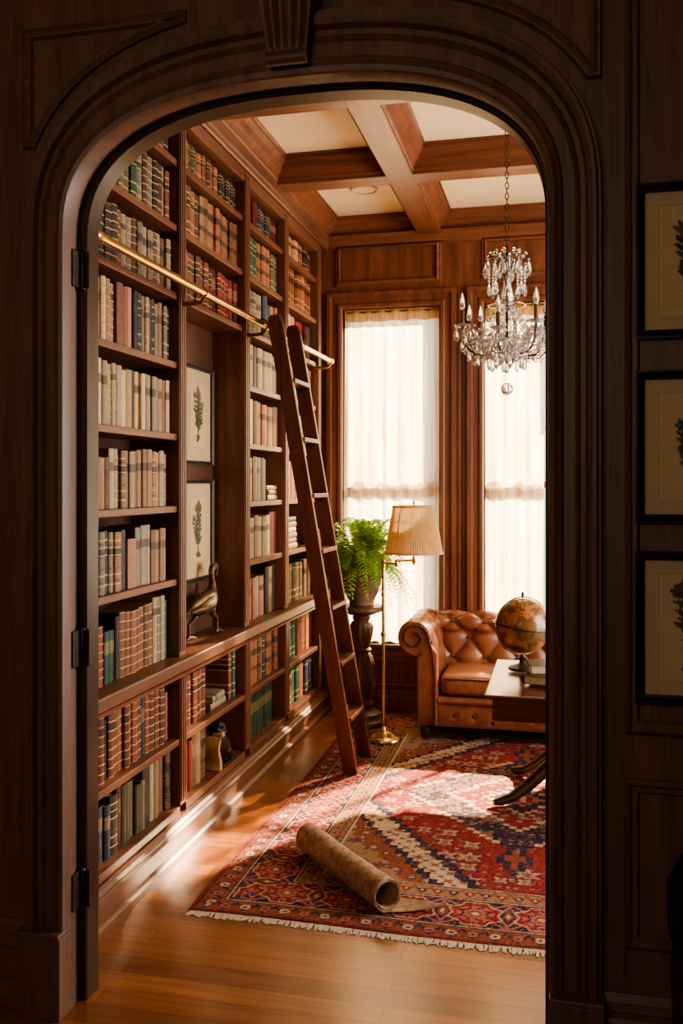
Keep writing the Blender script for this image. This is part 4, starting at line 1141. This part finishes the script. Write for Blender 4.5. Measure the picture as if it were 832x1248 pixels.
def cushion(x0, x1):
    nx_, ny_ = 30, 24; y0, y1, z0, z1 = -.005, .47, .262, .395
    loops = []
    def sq(t): return math.copysign(abs(t)**.35, t)
    mb = MB(); 
    for j in range(17):
        a = -PI/2 + PI*j/16; L_ = []
        cz = (z0+z1)/2 + (z1-z0)/2*math.copysign(abs(math.sin(a))**.5, math.sin(a)); k = abs(math.cos(a))**.28
        for i in range(64):
            ph = 2*PI*i/64; c, s_ = math.cos(ph), math.sin(ph)
            ux = math.copysign(abs(c)**.22, c)*k; uy = math.copysign(abs(s_)**.22, s_)*k
            crown = .018*(1-ux*ux)*(1-uy*uy) if a > 0 else 0
            L_.append(((x0+x1)/2+ux*(x1-x0)/2, (y0+y1)/2+uy*(y1-y0)/2, cz+crown))
        loops.append(L_)
    mb.loft(loops)
    c_ = mb.build('seat_cushion', M['leather_seat'], sf, smooth=True, angle=180)
    pts = [(x0+.03,y0-.001,z1-.022),(x1-.03,y0-.001,z1-.022)]
    MB().tube(pts, .006, 8).build('piping', M['crepe'], c_, smooth=True)
for k in range(3): cushion(-.697+.4647*k, -.697+.4647*(k+1)-.003)
MB().box(-.705, .705, .02, .6, .085, .262).build('seat_base', M['leather'], sf, bevel=.01, seg=3)
MB().tube([(-.703,.012,.238),(.703,.012,.238)], .024, 14).build('front_roll', M['leather'], sf, smooth=True)
m_ = MB(); loops = []
for i in range(9):
    z = .085+.13*i/8
    loops.append([(-.703+1.406*j/140, .012-.006*math.sin(PI*i/8)+.012*math.exp(-((((-.703+1.406*j/140)+.66)%.115-.0575)**2+(z-.15)**2)/.0003), z) for j in range(141)])
fp_ = m_.loft(loops, False, False).build('front_panel', M['leather'], sf, smooth=True, angle=180)
for k in range(12): MB().sphere((-.66+.0575+.115*k, .012, .15), .011, 10, 6, (1,.6,1)).build('button', M['crepe'], fp_, smooth=True)
MB().tube([(-.703,.006,.088),(.703,.006,.088)], .008, 8).build('bottom_welt', M['crepe'], sf, smooth=True)
for x in (-.785, .785):
    for y in (.05, .55):
        MB().lathe([(.001,0),(.022,0),(.026,.012),(.032,.035),(.036,.055),(.03,.068),(.036,.072),(.036,.088),(.001,.088)], (x,y,0), 20).build('foot', M['dark_wood'], sf, smooth=True, angle=40)

# ------------------------------------------------------------------ table
TX0, TX1, TY0, TY1, TZ = -.325, 1.15, 4.16, 5.02, .60
tc_ = ((TX0+TX1)/2, (TY0+TY1)/2)
tb = root('pedestal_table', (tc_[0], tc_[1], TOP)); tag(tb, 'low mahogany pedestal table with splayed dark legs, partly behind the arch', 'table'); L = (tc_[0], tc_[1], TOP)
local(MB().box(TX0, TX1, TY0, TY1, TZ-.022, TZ), L).build('table_top', M['table'], tb, bevel=.005, seg=3)
local(MB().box(TX0+.035, TX1-.035, TY0+.035, TY1-.035, TZ-.125, TZ-.0225), L).build('apron', M['table'], tb, bevel=.004)
for x in (TX0+.035, TX1-.035):
    for y in (TY0+.035, TY1-.035):
        local(MB().lathe([(.001,TZ-.15),(.008,TZ-.145),(.012,TZ-.132),(.006,TZ-.1255),(.001,TZ-.1255)], (x, y, 0), 12), L).build('drop_finial', M['dark_wood'], tb, smooth=True)
pcx, pcy = .22, 4.66
local(MB().lathe([(.05,.20),(.07,.21),(.075,.24),(.05,.27),(.045,.30),(.065,.36),(.06,.42),(.045,.44),(.09,.455),(.09,.474),(.001,.474),(.001,.2)][:-1], (pcx, pcy, 0), 28), L).build('pedestal_column', M['dark_wood'], tb, smooth=True, angle=40)
for fx_, fy_ in ((-.30, 4.42), (-.24, 4.95), (.74, 4.42), (.68, 4.95)):
    dx, dy = fx_-pcx, fy_-pcy
    pts = [(pcx+dx*t, pcy+dy*t, z) for t, z in ((.08,.25),(.22,.262),(.38,.235),(.54,.17),(.70,.095),(.84,.045),(.94,.031),(1.0,.028))]
    local(MB().tube(pts, [.034,.036,.036,.033,.029,.023,.021,.013], 12), L).build('leg', M['dark_wood'], tb, smooth=True)

# globe on the table
gz = TZ + TOP + .0005
gx, gy = -.175, 4.72
gb = root('desk_globe', (gx, gy, gz)); tag(gb, 'antique brown terrestrial globe on a small turned stand', 'globe')
MB().lathe([(.001,0),(.072,0),(.075,.006),(.07,.014),(.05,.02),(.03,.028),(.018,.036),(.016,.05),(.024,.058),(.014,.066),(.012,.078),(.001,.08)], n=32).build('stand', M['dark_wood'], gb, smooth=True, angle=40)
gc = Vector((0,0,.222))
o = MB().sphere(gc, .139, 48, 32).build('sphere', M['globe'], gb, smooth=True); 
MB().loft([[gc+Vector((math.sin(a)*(.146+p)*.966, q, math.cos(a)*(.146+p))) if False else gc+Vector(((.145+p)*math.sin(a)*math.cos(.5)-q*math.sin(.5), (.145+p)*math.sin(a)*math.sin(.5)+q*math.cos(.5), (.145+p)*math.cos(a))) for p, q in ((-.003,-.003),(.004,-.003),(.004,.003),(-.003,.003))] for a in [2*PI*k/64 for k in range(64)]], True, False, wrap=True).build('meridian_ring', M['brass_dark'], gb, smooth=True)
hr = MB(); hr.loft([[gc+Vector(((r_)*math.cos(a), (r_)*math.sin(a), z+.02*math.cos(a-PI))) for r_, z in ((.1395,-.002),(.152,-.002),(.152,.002),(.1395,.002))] for a in [2*PI*k/72 for k in range(72)]], True, False, wrap=True)
hr.build('horizon_ring', M['dark_bronze'], gb)
MB().lathe([(.001,.14),(.008,.142),(.006,.152),(.009,.158),(.004,.172),(.001,.174)], gc, 12).build('finial', M['dark_bronze'], gb, smooth=True)
MB().tube([gc+Vector((-.145,-.02,.018)), gc+Vector((-.17,-.02,.022))], [.007,.004], 8).build('pivot_knob', M['brass'], gb, smooth=True)

def table_book(loc, rz, dep, th, h, col, st, label):
    place_book((loc[0], loc[1], loc[2]+th/2), dep, th*.98, h, lin(*col), st, label, 'books on the table', rot=(PI/2, 0, rz))
# spine faces +x by default; turn the pages edge to the camera
table_book((-.17, 4.38, gz), PI*.93, .24, .042, .19, (88,52,36), 'cloth', 'brown book lying lowest in the pair on the table')
table_book((-.135, 4.40, gz+.043), PI*1.06, .22, .04, .17, (120,104,84), 'cloth', 'grey-tan book lying on top of the pair on the table')

# ------------------------------------------------------------------ chandelier
chx, chy = -.24, 4.465
cd = root('chandelier', (chx, chy, ZC-.001)); tag(cd, 'crystal chandelier with candle bulbs hanging on a long chain', 'chandelier')
z_ = lambda py: CH + (590-py)*.00395 - ZC
MB().lathe([(.001,0),(.06,0),(.06,-.008),(.045,-.02),(.015,-.035),(.008,-.05),(.001,-.05)], n=28).build('ceiling_canopy', M['chand_metal'], cd, smooth=True)
zt = z_(300); n_l = 25; zc0 = -.05
for k in range(n_l):
    za = zc0 + (zt-zc0)*(k+.5)/n_l; hl = abs(zt-zc0)/n_l*.62; m_ = MB(); pts = []
    for i in range(16):
        a = 2*PI*i/16; u = .0085*math.cos(a); v = hl*math.sin(a)
        pts.append((u, 0, za+v) if k % 2 else (0, u, za+v))
    pts.append(pts[0]); m_.tube(pts, .0024, 6, cap=False).build('chain_link', M['chand_metal'], cd, smooth=True)
MB().lathe([(.003,z_(296)),(.008,z_(300)),(.006,z_(306)),(.012,z_(330)),(.006,z_(336)),(.006,z_(372)),(.011,z_(376)),(.007,z_(380)),(.007,z_(420)),(.02,z_(424)),(.028,z_(430)),(.02,z_(437)),(.007,z_(441)),(.001,z_(443))], n=20).build('stem', M['chand_metal'], cd, smooth=True)
def crystal(mb, c, w, h, n=8, tw=0):
    # faceted pendant: top point at c, hanging down
    ring_ = lambda r_, z: [(c[0]+r_*math.cos(2*PI*k/n+tw), c[1]+r_*math.sin(2*PI*k/n+tw)*.6, c[2]+z) for k in range(n)]
    return mb.loft([ring_(.0008, 0), ring_(w*.35, -h*.25), ring_(w*.5, -h*.62), ring_(w*.36, -h*.85), ring_(.0008, -h)])
ncr = [0]
beads = MB()
def bead(c, r=.007):
    r *= 1.2; beads.loft([[(c[0]+rr*math.cos(2*PI*k/6), c[1]+rr*math.sin(2*PI*k/6), c[2]+z) for k in range(6)] for rr, z in ((.0006,r),(r*.75,r*.5),(r,0),(r*.75,-r*.5),(.0006,-r))])
def drop(c, w, h, name='crystal_drop', mat='crystal'):
    bead((c[0], c[1], c[2]+.006), .0055)
    w *= 1.2; h *= 1.15
    if ncr[0] < 98:
        ncr[0] += 1
        m_ = MB(); crystal(m_, (0,0,0), w, h, tw=random.random()); o = m_.build(name, M[mat], cd); o.location = c
    else: crystal(beads, c, w, h)
NA = 8
hubz = z_(432)
rnd = random.Random(21)
for k in range(NA):
    a = 2*PI*k/NA + .62; ca, sa = math.cos(a), math.sin(a)
    long_ = k % 2 == 0
    R_ = .245 if long_ else .185; cupz = z_(402) if long_ else z_(408)
    arc = [(.018, hubz), (.06, hubz+.005), (R_*.5, hubz-.012), (R_*.75, hubz-.008), (R_*.93, hubz+.03), (R_, cupz-.02), (R_, cupz)]
    pts = []
    for (r0, z0), (r1, z1) in zip(arc, arc[1:]):
        for t in (0, .33, .66): pts.append(((r0+(r1-r0)*t)*ca, (r0+(r1-r0)*t)*sa, z0+(z1-z0)*t))
    pts.append((R_*ca, R_*sa, cupz))
    ao = MB().tube(pts, .0048, 8).build('arm', M['chand_metal'], cd, smooth=True)
    c0 = (R_*ca, R_*sa, cupz)
    MB().lathe([(.004,-.006),(.022,-.002),(.036,.006),(.038,.010),(.02,.006),(.001,.004)], c0, 16).build('drip_cup', M['crystal'], ao, smooth=True)
    MB().lathe([(.001,.004),(.0105,.004),(.0105,.075),(.008,.08),(.001,.08)], c0, 14).build('candle_sleeve', M['candle'], ao, smooth=True, angle=40)
    MB().lathe([(.007,.08),(.0125,.095),(.014,.11),(.011,.13),(.005,.15),(.001,.16)], c0, 14).build('candle_bulb', M['crystal'], ao, smooth=True)
    for i in range(5):
        b = 2*PI*i/5 + a; drop((c0[0]+.034*math.cos(b), c0[1]+.034*math.sin(b), cupz-.012-.02*(i % 2)), .021, .052)
    # beads along the arm and swags
    for i in range(4, len(pts)-2, 2):
        p = pts[i]; bead((p[0], p[1], p[2]-.012), .009); bead((p[0], p[1], p[2]+.012), .008)
    a2 = 2*PI*(k+1)/NA + .62; R2 = .185 if long_ else .245; q = Vector((R2*math.cos(a2), R2*math.sin(a2), (z_(408) if long_ else z_(402))-.01)); p = Vector(c0)-Vector((0,0,.01))
    for i in range(1, 11):
        t = i/11; v = p.lerp(q, t); v.z -= .075*4*t*(1-t); bead(v, .0075)
    # swag from upper ring to cup
    u0 = Vector((.045*ca, .045*sa, z_(372)))
    for i in range(15):
        t = i/14; v = u0.lerp(Vector(c0), t); v.z -= .085*4*t*(1-t)*(.6+.4*t); bead(v, .0068)
    # upper spray
    sp1 = [(.008*ca,.008*sa,z_(340)), (.03*ca,.03*sa,z_(322)), (.06*ca,.06*sa,z_(310)), (.09*ca,.09*sa,z_(311)), (.105*ca,.105*sa,z_(318))]
    MB().tube(sp1, .003, 6).build('top_scroll', M['chand_metal'], cd, smooth=True)
    bead(sp1[2], .010); bead((sp1[2][0], sp1[2][1], sp1[2][2]+.014), .008); bead(sp1[3], .009)
    drop((sp1[4][0], sp1[4][1], sp1[4][2]-.008), .024, .062)
    drop((.065*ca, .065*sa, z_(322)), .02, .05)
    drop((.085*math.cos(a+.35), .085*math.sin(a+.35), z_(345)), .02, .058)
    for i in range(5): bead((.085*math.cos(a+.35)*(1-.0*i), .085*math.sin(a+.35), z_(345)+.010+.014*i), .006)
    # lower basket
    for R3, py, w, h in ((.125, 424, .024, .060), (.085, 436, .022, .055)):
        b = a + (.39 if R3 < .1 else .2); drop((R3*math.cos(b), R3*math.sin(b), z_(py)), w, h)
    for i in range(12):
        t = i/11; rr = .13*(1-t)+.03*t; bead((rr*math.cos(a+.2), rr*math.sin(a+.2), z_(418)-.085*math.sin(t*PI*.5)), .0075)
    for i in range(9):
        t = i/8; rr = .02+.055*math.sin(t*PI); bead((rr*ca, rr*sa, z_(375)+(z_(420)-z_(375))*t), .008)
# ring and big central crystals
MB().loft([[((.088+p)*math.cos(b), (.088+p)*math.sin(b), z_(372)+q) for p, q in ((-.002,-.002),(.002,-.002),(.002,.002),(-.002,.002))] for b in [2*PI*i/40 for i in range(40)]], True, False, wrap=True).build('ring', M['brass'], cd)
for k in range(4):
    a = k*PI/2; MB().tube([(.006*math.cos(a),.006*math.sin(a),z_(374)),(.088*math.cos(a),.088*math.sin(a),z_(372))], .002, 6).build('spoke', M['brass'], cd)
MB().lathe([(.008,z_(372)),(.03,z_(370)),(.036,z_(362)),(.022,z_(350)),(.010,z_(346))], n=10).build('crystal_bowl', M['crystal'], cd)
MB().lathe([(.008,z_(345)),(.022,z_(338)),(.018,z_(330)),(.024,z_(320)),(.010,z_(312))], n=10).build('crystal_baluster', M['crystal'], cd)
for k in range(150):
    a = rnd.uniform(0, 2*PI); rr = rnd.uniform(.03, .2); bead((rr*math.cos(a), rr*math.sin(a), z_(rnd.uniform(395, 440))), rnd.uniform(.006, .011))
for k in range(70):
    a = rnd.uniform(0, 2*PI); rr = rnd.uniform(.05, .21); crystal(beads, (rr*math.cos(a), rr*math.sin(a), z_(rnd.uniform(395, 436))), .02, .046)
bo = beads.build('crystal_beads', M['crystal'], cd); bo['kind'] = 'stuff'
MB().sphere((0,0,z_(474)), .03, 20, 14).build('ball_drop', M['crystal'], cd, smooth=True)
crystal(MB(), (0,0,z_(443)), .024, .05).build('crystal_drop', M['crystal'], cd)

# ------------------------------------------------------------------ curtains
def curtain(name, x0, x1, z0, z1, y, label, seed, scal=True):
    r_ = random.Random(seed); nx_, nz_ = int((x1-x0)/.006), 60
    ph = [r_.uniform(0, 6.28) for _ in range(6)]; fr_ = [r_.uniform(30, 90) for _ in range(6)]
    root_ = root(name, ((x0+x1)/2, y, z1)); tag(root_, label, 'curtain', 'sheer window curtains')
    def wave(x, t):
        return sum(math.sin(x*fr_[i]+ph[i]+.5*math.sin(t*2+i)) * (.012 if i < 2 else .005) for i in range(6)) * (.35+.65*min(1, t*3))
    def sheet(za, zb, off, nm, mat, edge=None, amp=1):
        loops = []
        for j in range(nz_+1):
            t = j/nz_; L_ = []
            for i in range(nx_+1):
                x = x0+(x1-x0)*i/nx_; zt_ = zb + (edge(x) if edge else 0); zbt = za + (edge(x+.07)*.6 if edge else .004*math.sin(x*40+seed))
                z = zt_ + (zbt-zt_)*t; tt = (z1-z)/(z1-z0)
                xx = x + .006*math.sin(x*47+tt*3)
                L_.append((min(x1, max(x0, xx))-(x0+x1)/2, off + wave(x, tt)*amp*.55, z-z1))
            loops.append(L_)
        return MB().loft(loops, False, False).build(nm, mat, root_, smooth=True, angle=180)
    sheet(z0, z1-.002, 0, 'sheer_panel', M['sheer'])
    sheet(z1-.085, z1-.004, -.006, 'gathered_header', M['header'], amp=1.05)
    if scal: sheet(1.44, 1.535, .014, 'scalloped_band', M['band'], edge=lambda x: .035*abs(math.sin(x*17+seed))+.018*math.sin(x*41))  # tan sheer strip with wavy edges, just behind the panel
    MB().tube([(x0-(x0+x1)/2, .0, -.02), (x1-(x0+x1)/2, .0, -.02)], .007, 10).build('curtain_rod', M['brass_dark'], root_, smooth=True)
curtain('curtain', W1[0]+.004, W1[1]-.004, W1[2]+.004, W1[3]-.001, YW+.022, 'sheer cream curtain filling the window behind the fern', 2)
curtain('curtain', W2[0]+.004, -.09, W2[2]+.004, W2[3]-.001, YW+.022, 'sheer cream curtain at the window above the sofa', 5)
for xa, xb, zb, lab in ((-.085, .245, 1.93, 'narrow cream blind added to shape the sun patch, unseen behind the arch'), (.255, .845, 1.34, 'wide cream blind added to shape the sun patch, unseen behind the arch')):  # unseen blinds, added only to cut the sun to its floor patch
    bl = root('added_sun_blind', ((xa+xb)/2, YW+.075, W2[3])); tag(bl, lab, 'blind'); w_ = (xb-xa)/2; d_ = zb-W2[3]
    MB().box(-w_, w_, -.002, .002, d_, -.02).build('blind_sheet', M['blind'], bl)
    MB().tube([(-w_,0,-.02),(w_,0,-.02)], .014, 12).build('roller', M['blind'], bl)
    MB().box(-w_, w_, -.006, .006, d_-.02, d_).build('bottom_bar', M['wood_x'], bl)

# ------------------------------------------------------------------ rolled sheet on the rug
def parchment_roll():
    p0 = Vector((-1.02, 3.70, 0)); p1 = Vector((-.595, 3.235, 0)); ax = (p1-p0); Ln = ax.length; ax.normalize()
    sd = Vector((-ax.y, ax.x, 0))     # to the side of the flap
    if sd.x < 0: sd = -sd
    R_ = .056; loops = []; nt, ns = 40, 90
    for i in range(nt+1):
        t = i/nt; L_ = []; tail = .21*max(0, (t-.70)/.30)**1.2; jag = .006*math.sin(t*17)
        for j in range(ns+1):
            s_ = j/ns
            if s_ <= .78:
                u = s_/.78; ang = -PI/2 - (1-u)*2*PI*2.15; rr = R_*(.80+.20*u) * (1 + .03*math.sin(t*6+u*3))*(1+.0*t*t)
                off = sd*(-rr*math.cos(ang)*-1) * 1.0; z = R_*(1+.0*t*t)*1.03 + rr*math.sin(ang)
                off = sd*(rr*math.cos(ang))
            else:
                u = (s_-.78)/.22; off = sd*(tail*u+jag*u); z = R_*(1+.0*t*t)*1.03 - R_*(1+.03*math.sin(t*6+3))*(1+.0*t*t) + .02*tail/.17*u*u
            z = max(z, .0015)
            L_.append(p0 + ax*(Ln*t + (.02*math.sin(j*.2)*.15 if i in (0, nt) else 0) + tail*.55*max(0, (s_-.78)/.22)) + off + Vector((0,0,z+TOP+.003)))
        loops.append(L_)
    o = MB().loft(loops, False, False).build('parchment_roll', M['parchment'], smooth=True, angle=180)
    sm = o.modifiers.new('solid', 'SOLIDIFY'); sm.thickness = .002; sm.offset = 1
    tag(o, 'rolled mottled tan parchment with one loose flap lying on the rug', 'scroll')
parchment_roll()

# ------------------------------------------------------------------ hall chair at the edge of view
hc = root('slipper_chair', (.56, 2.19, 0)); tag(hc, 'dark low upholstered chair against the panelling beside the arch', 'chair')
MB().box(-.30, .30, -.26, .10, .40, .455).build('seat_rail', M['dark_wood'], hc, bevel=.006)
MB().box(-.30, .30, -.27, .10, .456, .50).build('seat', M['dark_cloth'], hc, bevel=.02, seg=4)
MB().loft([[(-.30+.0,.10,.45),(.30,.10,.45),(.30,.19,.45),(-.30,.19,.45)], [(-.30,.11,.58),(.30,.11,.58),(.30,.2,.58),(-.30,.2,.58)], [(-.26,.13,.655),(.26,.13,.655),(.26,.2,.655),(-.26,.2,.655)]]).build('backrest', M['dark_cloth'], hc, bevel=.02, seg=4)
for x in (-.265, .265):
    for y in (-.22, .14): MB().loft([[(x-.018,y-.018,0),(x+.018,y-.018,0),(x+.018,y+.018,0),(x-.018,y+.018,0)], [(x-.03,y-.03,.40),(x+.03,y-.03,.40),(x+.03,y+.03,.40),(x-.03,y+.03,.40)]]).build('leg', M['dark_wood'], hc, bevel=.004)

# ------------------------------------------------------------------ lights
def area(name, loc, rot, sx, sy, power, col):
    l = bpy.data.lights.new(name, 'AREA'); l.shape = 'RECTANGLE'; l.size = sx; l.size_y = sy; l.energy = power; l.color = col
    o = bpy.data.objects.new(name, l); COL.objects.link(o); o.location = loc; o.rotation_euler = rot; return o
WARM = (1.0, .91, .79)
area('daylight_window', ((W1[0]+W1[1])/2, YW+.45, 1.65), (-PI/2, 0, 0), .75, 2.4, 9.5, WARM)
area('daylight_window', ((W2[0]+W2[1])/2, YW+.45, 1.65), (-PI/2, 0, 0), 1.4, 2.4, 20, WARM)
area('daylight_window', (XR+.4, 4.3, 1.65), (0, PI/2, 0), 2.3, 2.1, 150, (1.0, .92, .82))
area('hall_lamp_light', (-.95, -1.3, 2.4), (math.radians(78), 0, 0), 1.6, 1.2, 15, (1.0, .86, .70))  # added fill behind the camera, no lamp fixture here
sun = bpy.data.lights.new('sun', 'SUN'); sun.energy = 34; sun.angle = math.radians(1.6); sun.color = (1.0, .74, .45)
so = bpy.data.objects.new('sun', sun); COL.objects.link(so)
dirv = Vector((-.5*.87, -.866*.87, -.493)); so.rotation_euler = dirv.to_track_quat('-Z', 'Y').to_euler()
w = bpy.data.worlds.new('sky'); S.world = w; w.use_nodes = True
w.node_tree.nodes['Background'].inputs[0].default_value = (1.0, .93, .82, 1); w.node_tree.nodes['Background'].inputs[1].default_value = .7

# ------------------------------------------------------------------ camera
cam = bpy.data.cameras.new('camera'); co = bpy.data.objects.new('camera', cam); COL.objects.link(co)
co.location = (0, 0, CH); co.rotation_euler = (PI/2, 0, math.radians(13.33))
cam.sensor_width = 36; cam.lens = 1114/1248*36; cam.shift_y = -34/1248; cam.clip_start = .05
S.camera = co
S.view_settings.view_transform = 'AgX'
try: S.view_settings.look = 'AgX - Medium High Contrast'
except Exception: pass
S.view_settings.exposure = 1.0
S.cycles.max_bounces = 10; S.cycles.transparent_max_bounces = 16; S.cycles.transmission_bounces = 10
S.cycles.sample_clamp_indirect = 8
